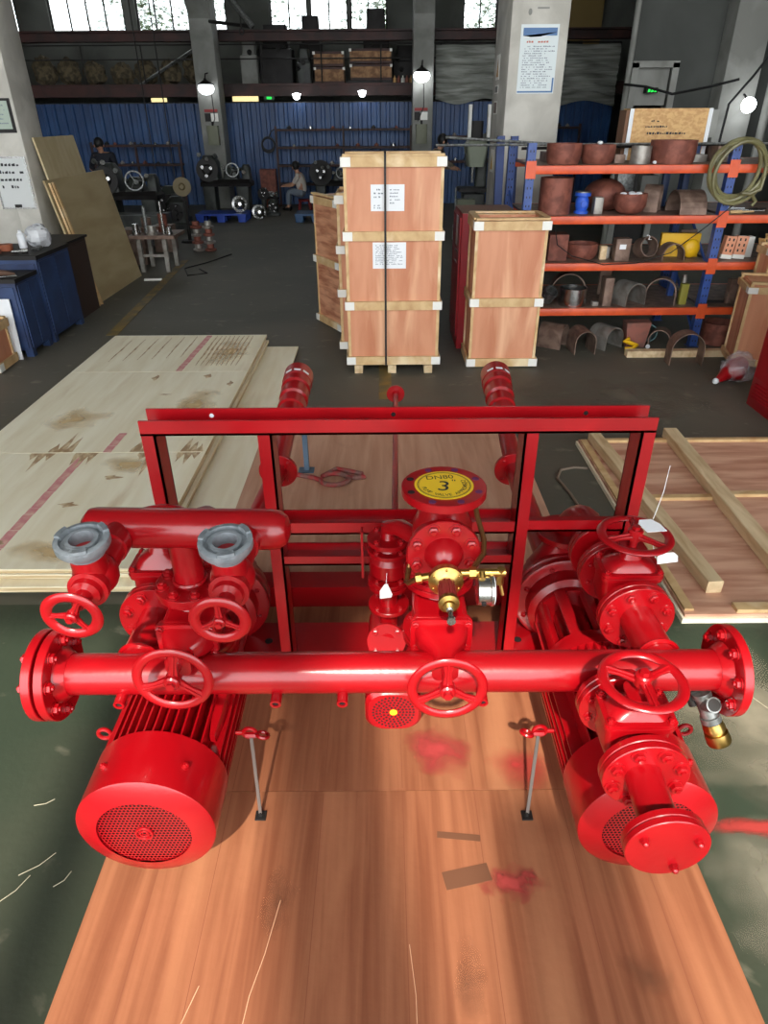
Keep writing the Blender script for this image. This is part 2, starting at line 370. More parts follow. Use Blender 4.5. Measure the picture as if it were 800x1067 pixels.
# blue corrugated fence under the mezzanine: panels are parts
def corr_panel(w_, h_, t=0.03, pitch=0.19):
    p = MB(); a = []; n = int(round(w_ / pitch))
    for k in range(n):
        x = k * w_ / n; q = w_ / n
        a += [(x, 0), (x + q * 0.5, 0), (x + q * 0.6, -t), (x + q * 0.9, -t)]
    a.append((w_, 0))
    vs = [(x, y, z) for z in (0, h_) for x, y in a]; m = len(a)
    p.add(vs, [(i, i + 1, m + i + 1, m + i) for i in range(m - 1)])
    vs2 = [(x, y + 0.004, z) for z in (0, h_) for x, y in a]
    p.add(vs2, [(i, m + i, m + i + 1, i + 1) for i in range(m - 1)])
    return p
FM = mesh_of('panel', corr_panel(0.95, 1.9), FENCE, 20)
fe = thing('corrugated_fence', 'long blue corrugated metal fence along the back under the mezzanine', 'fence', (-1, 16.12, 0))
for k in range(14): I('panel', FM, fe, M4.Translation((-8.6 + 0.955 * k, 16.14, 0.0)))
b = MB(); b.box(-8.6, 4.8, 16.15, 16.19, 1.86, 1.92); O('top_rail', b, SOOT, fe)

# ================================================================== the pump set
def bolt_mesh(r, h, m, name='bolt'):
    b = MB(); b.lathe((0, 0, 0), (0, 0, 1), [(0, r * 1.35), (h * 0.2, r * 1.35)], 12)
    b.lathe((0, 0, h * 0.2), (0, 0, 1), [(0, r), (h * 0.7, r), (h * 0.8, r * 0.8)], 6)
    b.lathe((0, 0, h), (0, 0, 1), [(0, r * 0.5), (h * 0.35, r * 0.45)], 8)
    return mesh_of(name, b, m, 30)
BOLT = bolt_mesh(0.0112, 0.011, RED); BOLTS = bolt_mesh(0.0075, 0.008, RED); ACORN = None
def bolts(parent, c, axis, R, n, me=BOLT, ph=0.5, name='bolt'):
    a, u, v = frame(axis); c = V(c)
    for k in range(n):
        an = 2 * math.pi * (k + ph) / n
        I(name, me, parent, place(c + (u * math.cos(an) + v * math.sin(an)) * R, a, u))
def flange(parent, c, axis, R, t=0.018, nb=8, side=1, name='flange', bore=0.0, me=BOLT):
    """disc with bolts on the +axis face (side 1), the -axis face (-1) or both (2)"""
    a = V(axis).normalized(); c = V(c); b = MB()
    if bore: b.lathe(c, a, [(-t / 2, bore), (-t / 2, R - .0015), (-t / 2 + .0015, R), (t / 2 - .0015, R), (t / 2, R - .0015), (t / 2, bore)], 36, False, False)
    else: b.disc(c, a, R, t, 36)
    o = O(name, b, RED, parent)
    if nb and side in (1, 2): bolts(parent, c + a * t / 2, a, R * 0.79, nb, me)
    if nb and side in (-1, 2): bolts(parent, c - a * t / 2, -a, R * 0.79, nb, me)
    return o
def wheel(parent, c, axis, R, rot=0, spokes=3, m=RED, wide=1.0):
    a, u, v = frame(axis); c = V(c); b = MB()
    rim = 0.125 * R * wide
    b.torus(c, a, R - rim, rim, 40, 10, 0.55)
    b.lathe(c, a, [(-0.1 * R, 0.2 * R), (0.16 * R, 0.2 * R), (0.2 * R, 0.16 * R)], 20)
    b.lathe(c + a * 0.2 * R, a, [(0, 0.11 * R), (0.09 * R, 0.11 * R)], 6)
    for k in range(spokes):
        an = 2 * math.pi * k / spokes + R_(rot); d = u * math.cos(an) + v * math.sin(an); e = a.cross(d)
        b.loft(c + d * 0.15 * R - a * 0.0, d, e, [(0, 0.13 * R, 0.055 * R, 0.03 * R), (0.35 * R, 0.09 * R, 0.045 * R, 0.03 * R), (0.68 * R, 0.14 * R, 0.045 * R, 0.03 * R)], 3)
        b.loft(c + d * 0.15 * R + a * 0.05 * R, d, e, [(0, 0.035 * R, 0.05 * R, 0.02 * R), (0.68 * R, 0.03 * R, 0.03 * R, 0.02 * R)], 3)
    return O('handwheel', b, m, parent, ang=40)
def gate_valve(P, c, flow, stem, S, T, rot=0, wr=None, mates=(1, 1), label=None, wheel_r=None):
    """flanged gate valve: S flange diameter, T distance from the bore to the handwheel"""
    c = V(c); fl = V(flow).normalized(); st = V(stem).normalized(); cr = st.cross(fl); L = 0.52 * S
    b = MB()
    b.lathe(c, fl, [(-L, 0.3 * S), (-0.6 * L, 0.27 * S), (-0.3 * L, 0.36 * S), (0.3 * L, 0.36 * S), (0.6 * L, 0.27 * S), (L, 0.3 * S)], 28)
    k = T / S
    b.loft(c, st, fl, [(0, 0.30 * S, 0.37 * S, 0.12 * S), (0.22 * T, 0.25 * S, 0.38 * S, 0.1 * S), (0.34 * T, 0.25 * S, 0.38 * S, 0.1 * S)])
    p0 = 0.36 * T; th = 0.055 * S
    b.loft(c, st, fl, [(p0, 0.28 * S, 0.42 * S, 0.11 * S), (p0 + th, 0.28 * S, 0.42 * S, 0.11 * S)])
    b.loft(c, st, fl, [(p0 + th, 0.27 * S, 0.42 * S, 0.06 * S), (p0 + th * 1.3, 0.27 * S, 0.42 * S, 0.06 * S)])
    b.loft(c, st, fl, [(p0 + th * 1.3, 0.28 * S, 0.42 * S, 0.11 * S), (p0 + th * 2.3, 0.28 * S, 0.42 * S, 0.11 * S)])
    q = p0 + th * 2.3
    b.loft(c, st, fl, [(q, 0.22 * S, 0.36 * S, 0.14 * S), (q + (0.62 * T - q) * 0.6, 0.19 * S, 0.30 * S, 0.14 * S), (0.64 * T, 0.12 * S, 0.15 * S, 0.1 * S), (0.78 * T, 0.09 * S, 0.1 * S, 0.08 * S)])
    b.loft(c, st, fl, [(0.78 * T, 0.17 * S, 0.17 * S, 0.1 * S), (0.82 * T, 0.17 * S, 0.17 * S, 0.1 * S)])
    b.cyl(c + st * 0.8 * T, c + st * T, 0.055 * S, n=12)
    g = O('gate_valve', b, RED, P, label=label)
    for sg in (1, -1):
        flange(g, c + fl * sg * (L - 0.045 * S), fl * sg, 0.5 * S, 0.09 * S, 8, -1, me=BOLTS)
        if mates[0 if sg > 0 else 1]: flange(g, c + fl * sg * (L + 0.055 * S), fl * sg, 0.5 * S, 0.09 * S, 8, 1, me=BOLT)
    for sx in (-1, 1):
        for sy in (-1, 1):
            I('bolt', BOLTS, g, place(c + fl * sx * 0.22 * S + cr * sy * 0.355 * S + st * (p0 + th * 2.3), st, fl))
    wheel(g, c + st * T, st, wheel_r or 0.45 * S, rot)
    return g

PS = thing('fire_pump_set', 'large glossy red fire pump skid with pipes, valves and motors on orange plywood', 'pump set', (0.02, 1.5, 0.06))
MY, MZ = 1.10, 0.592
# ---- skid
for (x0, x1, y0, y1) in ((-0.80, 0.84, 1.645, 1.80), (-0.80, 0.84, 2.0, 2.1)):
    b = MB(); b.box(x0, x1, y0, y1, 0.14, 0.15); b.box(x0, x1, y0, y0 + 0.01, 0.061, 0.14); b.box(x0, x1, y1 - 0.01, y1, 0.061, 0.14)
    sk = O('skid_channel', b, RED, PS)
for x in (-0.385, 0.44):
    b = MB(); b.lathe((x, 1.705, 0.151), (0, 0, 1), [(0, 0.013), (0.001, 0.013)], 16); O('bolt_hole', b, DARK, PS)
for x in (-0.60, -0.47, 0.52, 0.65):
    b = MB(); b.box(x - 0.025, x + 0.025, 1.20, 2.1, 0.061, 0.139); O('skid_rail', b, RED, PS)
# ---- channel-steel cabinet frame
FY = 1.56
def chan(pts_axis, name):
    pass
b = MB(); b.box(-0.613, 0.688, FY, FY + 0.006, 0.958, 0.998); b.box(-0.613, 0.688, FY, FY + 0.075, 0.958, 0.964)
b.box(-0.613, 0.688, FY + 0.069, FY + 0.075, 0.958, 1.003); tb = O('top_beam', b, RED, PS)
for x in (-0.445, 0.026, 0.525):
    b = MB(); b.lathe((x, FY + 0.0685, 0.984), (0, 1, 0), [(0, 0.006), (0.001, 0.006)], 12); O('bolt_hole', b, PAPER if x < -0.4 else DARK, tb)
for x, side in ((-0.612, 1), (0.652, -1), (-0.318, 1), (0.357, -1)):
    b = MB(); w_ = 0.036
    b.box(x, x + w_, FY, FY + 0.006, 0.15, 0.958); b.box(x, x + w_, FY + 0.069, FY + 0.075, 0.15, 0.958)
    xx = x + w_ - 0.006 if side > 0 else x
    b.box(xx, xx + 0.006, FY, FY + 0.075, 0.15, 0.958)
    if abs(x) < 0.5: O('frame_post', b, RED, PS)
    else: O('frame_post', b, RED, PS)
for z0, z1, dz in ((0.660, 0.697, 0.0), (0.557, 0.587, 0.0)):
    b = MB(); b.box(-0.2815, 0.3565, FY, FY + 0.006, z0, z1); b.box(-0.2815, 0.3565, FY, FY + 0.075, z0, z0 + 0.006); b.box(-0.2815, 0.3565, FY + 0.069, FY + 0.075, z0, z1)
    O('cross_beam', b, RED, PS)
b = MB(); b.box(0.3935, 0.6515, FY, FY + 0.006, 0.665, 0.70); b.box(0.3935, 0.6515, FY, FY + 0.07, 0.665, 0.671); O('cross_beam', b, RED, PS)
b = MB(); b.box(-0.5755, -0.3185, FY, FY + 0.006, 0.665, 0.70); b.box(-0.5755, -0.3185, FY, FY + 0.07, 0.665, 0.671); O('cross_beam', b, RED, PS)

# ---- motors with pump ends
def grille(c, R, cell=0.0086, rosette=True):
    """perforated sheet facing -Y: every cell is a square ring around an octagonal hole"""
    g = MB(); n = int(R / cell) + 1
    for i in range(-n, n + 1):
        for j in range(-n, n + 1):
            x = (i + (0.5 if j % 2 else 0)) * cell; z = j * cell
            if math.hypot(x, z) > R: continue
            h = cell / 2; r = cell * 0.41
            sq = [(h, 0), (h, h), (0, h), (-h, h), (-h, 0), (-h, -h), (0, -h), (h, -h)]
            vs = [(c[0] + x + a, c[1], c[2] + z + b_) for a, b_ in sq]
            vs += [(c[0] + x + r * math.cos(math.pi * k / 4), c[1], c[2] + z + r * math.sin(math.pi * k / 4)) for k in range(8)]
            g.add(vs, [(k, (k + 1) % 8, 8 + (k + 1) % 8, 8 + k) for k in range(8)])
    return g
def eye_bolt(parent, c, axis, r=0.016):
    a = V(axis).normalized(); b = MB(); c = V(c)
    b.cyl(c, c + a * 0.02, 0.006, n=10); b.torus(c + a * (0.02 + r), V((0, 1, 0)), r, 0.0055, 20, 8)
    O('eye_bolt', b, RED, parent)
def motor(x, lab):
    z = 0.285; r = 0.154
    b = MB(); b.lathe((x, 1.06, z), (0, 1, 0), [(0, 0.118), (0.31, 0.118), (0.312, 0.150), (0.335, 0.150), (0.338, 0.135), (0.35, 0.12), (0.352, 0.06)], 40)
    for sx in (-1, 1): b.box(x + sx * 0.065 - 0.035, x + sx * 0.065 + 0.035, 1.20, 1.36, 0.139, 0.19)
    m = O('motor', b, RED, PS, label=lab)
    c = MB(); c.lathe((x, 0.92, z), (0, 1, 0), [(0.0, 0.104), (0.002, 0.112), (0.013, 0.150), (0.016, r), (0.155, r), (0.155, r - 0.004), (0.02, r - 0.006), (0.008, 0.104)], 56, False, False)
    O('fan_cover', c, RED, m, ang=25)
    O('fan_grille', grille((x, 0.9225, z), 0.1035), RED, m)
    c = MB(); c.lathe((x, 0.945, z), (0, 1, 0), [(0, 0.12), (0.01, 0.12)], 24); O('fan_shadow_plate', c, DARK, m, label='dark plate standing in for the shade behind the grille')  # backing disc painted near-black so the grille holes look shaded
    c = MB(); c.torus((x, 0.921, z), (0, 1, 0), 0.018, 0.0028, 24, 6); c.torus((x, 0.921, z), (0, 1, 0), 0.009, 0.002, 16, 6); O('grille_boss', c, RED, m)
    for k in range(11):                                    # upright fins on top
        dx = -0.105 + 0.021 * k; h0 = math.sqrt(0.117 ** 2 - dx ** 2); h1 = math.sqrt(0.151 ** 2 - dx ** 2)
        c = MB(); c.box(x + dx - 0.0022, x + dx + 0.0022, 1.066, 1.37, z + h0 - 0.004, z + h1); O('cooling_fin', c, RED, m)
    for sg in (-1, 1):
        for k in range(8):
            dz = -0.085 + 0.02 * k; h0 = math.sqrt(0.117 ** 2 - dz ** 2); h1 = math.sqrt(0.151 ** 2 - dz ** 2)
            c = MB(); c.box(min(x + sg * h0, x + sg * h1), max(x + sg * h0, x + sg * h1), 1.066, 1.37, z + dz - 0.0022, z + dz + 0.0022); O('cooling_fin', c, RED, m)
    c = MB(); c.loft((x + 0.118, 1.12, z + 0.075), (0, 1, 0), (1, 0, 0), [(0, 0.006, 0.012, 0.002), (0.05, 0.012, 0.02, 0.003), (0.24, 0.012, 0.02, 0.003)], 3); O('cable_trunk', c, RED, m)
    for sg in (-1, 1):
        eye_bolt(m, (x + sg * 0.15, 1.2, z + 0.003), (sg, 0, 0))
        I('screw', BOLTS, m, place((x + sg * 0.09, 1.0, z + math.sqrt(r * r - 0.0081)), (sg * 0.09, 0, 0.125), (0, 1, 0)))
    # bearing bracket with windows and the pump end
    pe = MB(); pe.lathe((x, 1.398, z), (0, 1, 0), [(0, 0.14), (0.018, 0.14), (0.022, 0.115), (0.034, 0.11)], 40, True, True)
    pe.lathe((x, 1.40, z), (0, 1, 0), [(0, 0.05), (0.345, 0.05)], 20); pe.lathe((x, 1.43, z), (0, 1, 0), [(0, 0.085), (0.0, 0.122), (0.022, 0.122), (0.026, 0.11), (0.026, 0.085)], 40, False, False); pe.lathe((x, 1.655, z), (0, 1, 0), [(0, 0.05), (0, 0.105), (0.02, 0.105), (0.03, 0.125), (0.085, 0.125)], 40, False, True)
    for k in range(8):
        an = 2 * math.pi * (k + .5) / 8; d = V((math.cos(an), 0, math.sin(an)))
        pe.loft(V((x, 1.425, z)) + d * 0.098, (0, 1, 0), d, [(0, 0.012, 0.016, 0.004), (0.24, 0.010, 0.018, 0.004)], 3)
    O('bearing_bracket', pe, RED, m)
    pc = MB(); pc.lathe((x, 1.735, z), (0, 1, 0), [(0, 0.148), (0.004, 0.158), (0.02, 0.158), (0.022, 0.150), (0.03, 0.150), (0.034, 0.158), (0.05, 0.158), (0.06, 0.140), (0.10, 0.14), (0.135, 0.12), (0.15, 0.07), (0.2, 0.06)], 44)
    pc.loft((x, 1.83, z + 0.08), (0, 0, 1), (1, 0, 0), [(0, 0.11, 0.05, 0.04), (0.07, 0.07, 0.048, 0.045), (0.12, 0.045, 0.045, 0.044)])
    p = O('pump_casing', pc, RED, PS); bolts(p, (x, 1.735, z), (0, -1, 0), 0.135, 8, BOLTS)
    flange(p, (x, 1.83, z + 0.21), (0, 0, 1), 0.0925, 0.018, 8, -1)
    return m
ML = motor(-0.535, 'left large motor with perforated fan cover'); MR = motor(0.582, 'right large motor under the capped test outlet')

# ---- manifold
b = MB(); b.cyl((-0.728, MY, MZ), (0.760, MY, MZ), 0.0455, n=36); MF = O('manifold_pipe', b, RED, PS)
for xs, fls in (((-0.718, -0.745), 1), ((0.752,), 0)):
    for i, x in enumerate(xs):
        flange(MF, (x, MY, MZ), (-1 if x < 0 else 1, 0, 0), 0.1, 0.02, 8, (-1 if i == 0 else 1) if x < 0 else -1)
c = MB(); c.lathe((0.742, MY, MZ), (-1, 0, 0), [(0, 0.062), (0.02, 0.047)], 32); O('weld_neck', c, RED, MF)
c = MB(); c.lathe((-0.708, MY, MZ), (1, 0, 0), [(0, 0.062), (0.02, 0.047)], 32); O('weld_neck', c, RED, MF)
for x in (-0.575, -0.237, -0.093, 0.21):
    d = V((0, -1, -0.12)).normalized(); c0 = V((x, MY - 0.028, MZ - 0.03))
    c = MB(); c.lathe(c0, d, [(0, 0.012), (0.034, 0.012), (0.034, 0.007), (0.012, 0.0065)], 16, True, False); O('drain_nipple', c, RED, MF)
    c = MB(); c.lathe(c0 + d * 0.03, d, [(0, 0.0065), (0.0008, 0.0065)], 12); O('nipple_bore', c, DARK, MF)
# drain tee with brass cap at the right
c = MB(); c.tube([(0.69, 1.1, 0.56), (0.69, 1.1, 0.52), (0.70, 1.085, 0.50)], 0.014, 12); dt = O('drain_tee', c, SOOT, PS, label='grey galvanised tee with a brass hose cap')
c = MB(); d = V((0.38, -0.35, -0.85)).normalized(); p0 = V((0.70, 1.08, 0.545))
c.lathe(p0, d, [(0, 0.021), (0.012, 0.021), (0.013, 0.018), (0.06, 0.018), (0.061, 0.022), (0.075, 0.022)], 18); c.cyl(p0 + d * 0.03, p0 + d * 0.03 + V((0.1, -0.7, 0.6)).normalized() * 0.034, 0.0175, n=18)
O('tee_body', c, GALV, dt)
q = V((0.1, -0.7, 0.6)).normalized(); c = MB(); c.lathe(p0 + d * 0.03 + q * 0.034, q, [(0, 0.014), (0.0012, 0.014)], 16); O('tee_port', c, SOOT, dt)
c = MB(); c.lathe(p0 + d * 0.076, d, [(0, 0.022), (0.012, 0.024), (0.02, 0.024), (0.021, 0.021), (0.026, 0.021), (0.027, 0.026), (0.05, 0.027), (0.054, 0.025)], 20); O('hose_cap', c, BRASS, dt)

# ---- pump discharges: elbow, gate valve with upright wheel, spool into the manifold
def arc(c, r, a0, a1, n, u, v):
    return [V(c) + (V(u) * math.cos(R_(a0 + (a1 - a0) * k / n)) + V(v) * math.sin(R_(a0 + (a1 - a0) * k / n))) * r for k in range(n + 1)]
for x, rot, lb, zz in ((-0.556, 20, None, 0.592), (0.618, 75, 'upright gate valve with a white paper tag on its handwheel', 0.585)):
    z0 = zz; S = 0.182
    px = -0.535 if x < 0 else 0.582
    b = MB(); b.tube([(px, 1.83, 0.50), (px, 1.825, 0.52)] + [V((px + (x - px) * k / 6, 1.745 + 0.08 * math.cos(R_(15 * k)), 0.505 + (z0 - 0.505) * math.sin(R_(15 * k)))) for k in range(7)] + [(x, 1.49, z0)], 0.04, 20)
    d = O('discharge_elbow', b, RED, PS)
    flange(d, (x, 1.595, z0), (0, -1, 0), 0.0925, 0.018, 8, 1); flange(d, (x, 1.575, z0), (0, -1, 0), 0.0925, 0.016, 0, 0)
    gate_valve(PS, (x, 1.395, z0), (0, -1, 0), (0, 0, 1), S, 0.172 if x > 0 else 0.208, rot, mates=(1, 1), label=lb, wheel_r=0.092)
    b = MB(); b.tube([(x, 1.30, z0), (x, 1.12, MZ)], 0.042, 24); b.torus((x, 1.145, MZ), (0, 1, 0), 0.045, 0.005, 24, 6); O('discharge_spool', b, RED, PS)

# ---- capped test outlet at front right
b = MB(); b.cyl((0.486, 1.11, MZ), (0.484, 1.035, MZ), 0.03, n=20); O('outlet_stub', b, RED, PS)
gate_valve(PS, (0.484, 0.925, MZ - 0.004), (0, -1, 0), (0, 0, 1), 0.163, 0.146, 30, mates=(1, 1), wheel_r=0.083, label='front gate valve above the right motor')
b = MB(); b.cyl((0.478, 0.83, MZ), (0.476, 0.705, MZ - 0.01), 0.0345, n=28); b.torus((0.476, 0.712, MZ - 0.01), (0, 1, 0), 0.036, 0.005, 24, 6); sp = O('outlet_spool', b, RED, PS)
flange(sp, (0.4757, 0.709, MZ - 0.012), (0, -1, 0), 0.071, 0.014, 0, 0); flange(sp, (0.4757, 0.694, MZ - 0.012), (0, -1, 0), 0.0725, 0.013, 0, 0, 'blind_flange')
acorn = MB(); acorn.lathe((0, 0, 0), (0, 0, 1), [(0, 0.0085), (0.006, 0.0085)], 6); acorn.ball((0, 0, 0.007), 0.0068, 12, 6); acorn = mesh_of('cap_nut', acorn, RED)
for an in (150, 25, 292):
    I('cap_nut', acorn, sp, place((0.4757 + 0.052 * math.cos(R_(an)), 0.6875, MZ - 0.012 + 0.052 * math.sin(R_(an))), (0, -1, 0), (1, 0, 0)))

# ---- hose header with two landing valves
b = MB(); b.lathe((-0.640, 1.222, 0.898), V((0.441, -0.016, 0)), [(0, 0.012), (0.004, 0.028), (0.016, 0.041), (0.03, 0.0435), (0.40, 0.0435), (0.42, 0.041), (0.435, 0.03), (0.442, 0.012)], 32); HD = O('hose_header', b, RED, PS)
for x, yb, yw, rot, lb in ((-0.556, 1.048, 0.938, 60, 'left landing valve with grey hose coupling'), (-0.290, 1.038, 0.922, 90, 'right landing valve with grey hose coupling')):
    z = 0.9; b = MB()
    b.cyl((x, 1.2, z), (x, yb + 0.04, z - 0.005), 0.031, n=22); b.lathe((x, 1.165, z), (0, -1, 0), [(0, 0.036), (0.03, 0.036)], 24)
    b.ball((x, yb + 0.01, z - 0.008), 0.043, 24, 12); b.cyl((x, yb, z), (x, yb - 0.006, z + 0.06), 0.034, 0.031, 24)
    b.lathe((x, yb - 0.02, z - 0.012), (0, -1, 0), [(0, 0.038), (0.016, 0.038), (0.018, 0.03), (0.03, 0.028), (0.034, 0.016), (0.06, 0.013)], 24)
    b.cyl((x, yb - 0.06, z - 0.012), (x, yw - 0.005, z - 0.012), 0.007, n=10)
    lv = O('landing_valve', b, RED, PS, label=lb)
    wheel(lv, (x, yw, z - 0.012), (0.0, -1, -0.1), 0.055, rot, 3, wide=1.5)
    d = V((0.0, -0.12, 1)).normalized(); c0 = V((x, yb - 0.004, z + 0.05))
    c = MB(); c.lathe(c0, d, [(0, 0.034), (0.012, 0.036), (0.014, 0.045), (0.022, 0.050), (0.036, 0.050), (0.038, 0.046), (0.038, 0.040), (0.030, 0.039), (0.030, 0.031), (0.036, 0.030), (0.036, 0.023), (0.0, 0.023)], 36, False, False)
    cp = O('hose_coupling', c, GREY, lv, label='grey cast hose coupling')
    a_, u_, v_ = frame(d)
    for k in range(3):                                     # bayonet lugs
        c = MB()
        for j in range(5):
            an = 2 * math.pi * k / 3 + 0.5 + j * 0.12; dd = u_ * math.cos(an) + v_ * math.sin(an)
            c.loft(c0 + d * 0.03 + dd * 0.044, d, dd, [(0, 0.006, 0.004, 0.001), (0.012, 0.005, 0.004, 0.001)], 2)
        O('coupling_lug', c, GREY, lv)
    c = MB(); c.lathe(c0 + d * 0.008, d, [(0, 0.023), (0.001, 0.023)], 20); O('coupling_bore', c, mat('rubber_seal_brown', (120, 50, 36), 0.6), lv)
# header riser: pipe, flange, gate valve with wheel to the front, elbow to the manifold
X0 = -0.432
b = MB(); b.cyl((X0, 1.214, 0.89), (X0, 1.214, 0.755), 0.033, n=24); b.torus((X0, 1.214, 0.768), (0, 0, 1), 0.034, 0.005, 24, 6); rp = O('riser_pipe', b, RED, PS)
flange(rp, (X0, 1.214, 0.752), (0, 0, 1), 0.0775, 0.015, 8, 1)
gate_valve(PS, (X0, 1.222, 0.664), (0, 0, 1), (0, -1, 0), 0.155, 0.215, 200, mates=(0, 1), wheel_r=0.083)
b = MB(); b.tube([(X0, 1.222, 0.585), (X0, 1.21, 0.555), (X0, 1.17, 0.545), (X0, 1.12, 0.57)], 0.034, 20); O('riser_elbow', b, RED, PS)

# ---- centre line: gate valve, relief valve, outlet flange with the yellow sticker
XC = 0.132
gate_valve(PS, (XC - 0.005, 1.285, 0.640), (0, 0, 1), (0, -1, 0), 0.165, 0.285, 210, mates=(1, 1), wheel_r=0.083)
b = MB(); b.tube([(XC + 0.01, 1.285, 0.555), (XC + 0.01, 1.28, 0.515), (XC + 0.01, 1.23, 0.495), (XC + 0.01, 1.16, 0.52), (XC + 0.01, 1.11, 0.58)], 0.036, 20); O('riser_elbow', b, RED, PS)
b = MB(); b.lathe((XC, 1.30, 0.735), (0, 0, 1), [(0, 0.055), (0.02, 0.06), (0.06, 0.068), (0.12, 0.068), (0.16, 0.052), (0.2, 0.046), (0.215, 0.05)], 32)
b.cyl((XC, 1.30, 0.822), (XC - 0.004, 1.225, 0.826), 0.066, 0.07, 32)
rv = O('relief_valve', b, RED, PS, label='round-covered relief valve under the yellow sticker')
flange(rv, (XC, 1.30, 0.941), (0, 0, 1), 0.0935, 0.02, 0, 0, 'outlet_flange')
for k in range(8):
    an = 2 * math.pi * (k + .5) / 8; c = MB(); c.lathe((XC + 0.079 * math.cos(an), 1.30 + 0.079 * math.sin(an), 0.951), (0, 0, 1), [(0, 0.008), (0.0006, 0.008)], 14)
    O('flange_hole', c, mat('purple_gasket', (96, 40, 84), 0.6) if k in (0, 1, 2, 5, 6, 7) else DARK, rv)
flange(rv, (XC - 0.002, 1.222, 0.822), (0, -1, 0), 0.083, 0.014, 0, 0, 'cover_seat')
fc = flange(rv, (XC - 0.004, 1.205, 0.838), (0, -1, 0.05), 0.079, 0.014, 8, 1, 'cover_flange')
c = MB(); c.lathe((XC - 0.004, 1.2, 0.836), (0, -1, 0.05), [(0, 0.043), (0.006, 0.041), (0.018, 0.035), (0.030, 0.025), (0.037, 0.013), (0.04, 0.006)], 32); O('cover_dome', c, RED, rv)
# sticker
zt = 0.952
st = MB(); st.lathe((XC, 1.30, zt), (0, 0, 1), [(0, 0.065), (0.0006, 0.065)], 48); sk = O('sticker', st, YEL, rv, label='round yellow sticker reading DN80 3 inch')
c = MB(); c.torus((XC, 1.30, zt + 0.0008), (0, 0, 1), 0.058, 0.0009, 48, 4, 0.3); c.torus((XC, 1.30, zt + 0.0008), (0, 0, 1), 0.0555, 0.0004, 48, 4, 0.5)
tx = -8
def txt(mb, body, size, x, y, rz):
    v, f_ = glyphs(body, size); mb.add(v, f_, M4.Translation((XC, 1.30, zt + 0.0009)) @ M4.Rotation(R_(tx), 4, 'Z') @ M4.Translation((x, y, 0)) @ M4.Rotation(R_(rz), 4, 'Z'))
txt(c, '3', 0.062, 0.0, -0.008, 0); txt(c, '"', 0.03, 0.02, 0.014, 0); txt(c, 'DN80', 0.025, -0.012, 0.033, 14)
word = 'PUMP VALVE APPROVED'
for i, ch in enumerate(word):
    an = 205 + i * 9.6
    if ch != ' ': txt(c, ch, 0.0145, 0.0465 * math.cos(R_(an)), 0.0465 * math.sin(R_(an)), an + 90)
for i, ch in enumerate('QJSM'):
    an = 28 - i * 10
    txt(c, ch, 0.0145, 0.0465 * math.cos(R_(an)), 0.0465 * math.sin(R_(an)), an + 90)
O('sticker_print', c, INK, rv)
# brass pilot
px, pz = 0.126, 0.826
c = MB(); c.lathe((px, 1.155, pz), (0, -1, 0), [(0, 0.012), (0.022, 0.012), (0.023, 0.034), (0.029, 0.036), (0.041, 0.036), (0.043, 0.030), (0.05, 0.022), (0.052, 0.018)], 28); pv = O('pilot_valve', c, BRASS, PS, label='brass pilot valve with adjusting screw')
bolts(pv, (px, 1.114, pz), (0, -1, 0), 0.030, 6, bolt_mesh(0.003, 0.004, BRASS, 'brass_screw'), name='brass_screw')
c = MB(); c.lathe((px, 1.103, pz), (0, -1, 0), [(0, 0.016), (0.052, 0.016)], 20)
for k in range(10):
    an = 2 * math.pi * k / 10; d = V((math.cos(an), 0, math.sin(an))); c.loft(V((px, 1.103, pz)) + d * 0.0165, (0, -1, 0), d, [(0, 0.0018, 0.0022, 0.0005), (0.052, 0.0018, 0.0022, 0.0005)], 2)
O('spring_cage', c, mat('maroon_cage', (110, 30, 30), 0.4), pv)
c = MB(); c.lathe((px, 1.051, pz), (0, -1, 0), [(0, 0.021), (0.01, 0.021), (0.013, 0.012), (0.02, 0.012)], 24); O('cage_cap', c, BRASS, pv)
c = MB(); c.lathe((px, 1.031, pz), (0, -1, 0), [(0, 0.007), (0.008, 0.007), (0.008, 0.0045), (0.035, 0.0045), (0.035, 0.0085), (0.043, 0.0085)], 16); O('adjusting_screw', c, STEEL, pv)
c = MB(); c.cyl((px + 0.03, 1.14, pz + 0.004), (px + 0.125, 1.135, pz + 0.008), 0.009, n=12); c.cyl((px + 0.115, 1.135, pz + 0.018), (px + 0.115, 1.135, pz - 0.02), 0.008, n=12)
c.lathe((px + 0.05, 1.14, pz + 0.004), (1, 0, 0), [(0, 0.013), (0.014, 0.013)], 6); c.cyl((px - 0.03, 1.14, pz - 0.004), (px - 0.055, 1.142, pz - 0.01), 0.009, n=12); c.lathe((px - 0.06, 1.142, pz - 0.011), (1, 0, 0.2), [(0, 0.012), (0.012, 0.012)], 6)
O('brass_fitting', c, BRASS, pv)
c = MB(); c.cyl((px + 0.115, 1.135, pz - 0.015), (px + 0.122, 1.128, pz - 0.045), 0.004, n=8); O('cock_lever', c, BRASS, pv)
c = MB(); c.tube([(XC + 0.066, 1.29, 0.925), (XC + 0.072, 1.26, 0.895), (XC + 0.083, 1.215, 0.862), (XC + 0.08, 1.19, 0.845), (XC + 0.055, 1.155, 0.833), (px + 0.055, 1.14, pz + 0.006)], 0.006, 10); O('sensing_tube', c, COPPER, pv)
c = MB(); c.tube([(px - 0.055, 1.142, pz - 0.01), (px - 0.075, 1.16, 0.79), (px - 0.078, 1.185, 0.775), (px - 0.072, 1.215, 0.79), (px - 0.066, 1.23, 0.82)], 0.006, 10); O('sensing_tube', c, COPPER, pv)
c = MB(); c.lathe((0.19, 1.115, 0.803), (1, 0, 0), [(0, 0.026), (0.002, 0.03), (0.026, 0.03), (0.028, 0.033), (0.034, 0.033)], 32); pg = O('pressure_gauge', c, STEEL, PS, label='chrome pressure gauge seen edge-on')
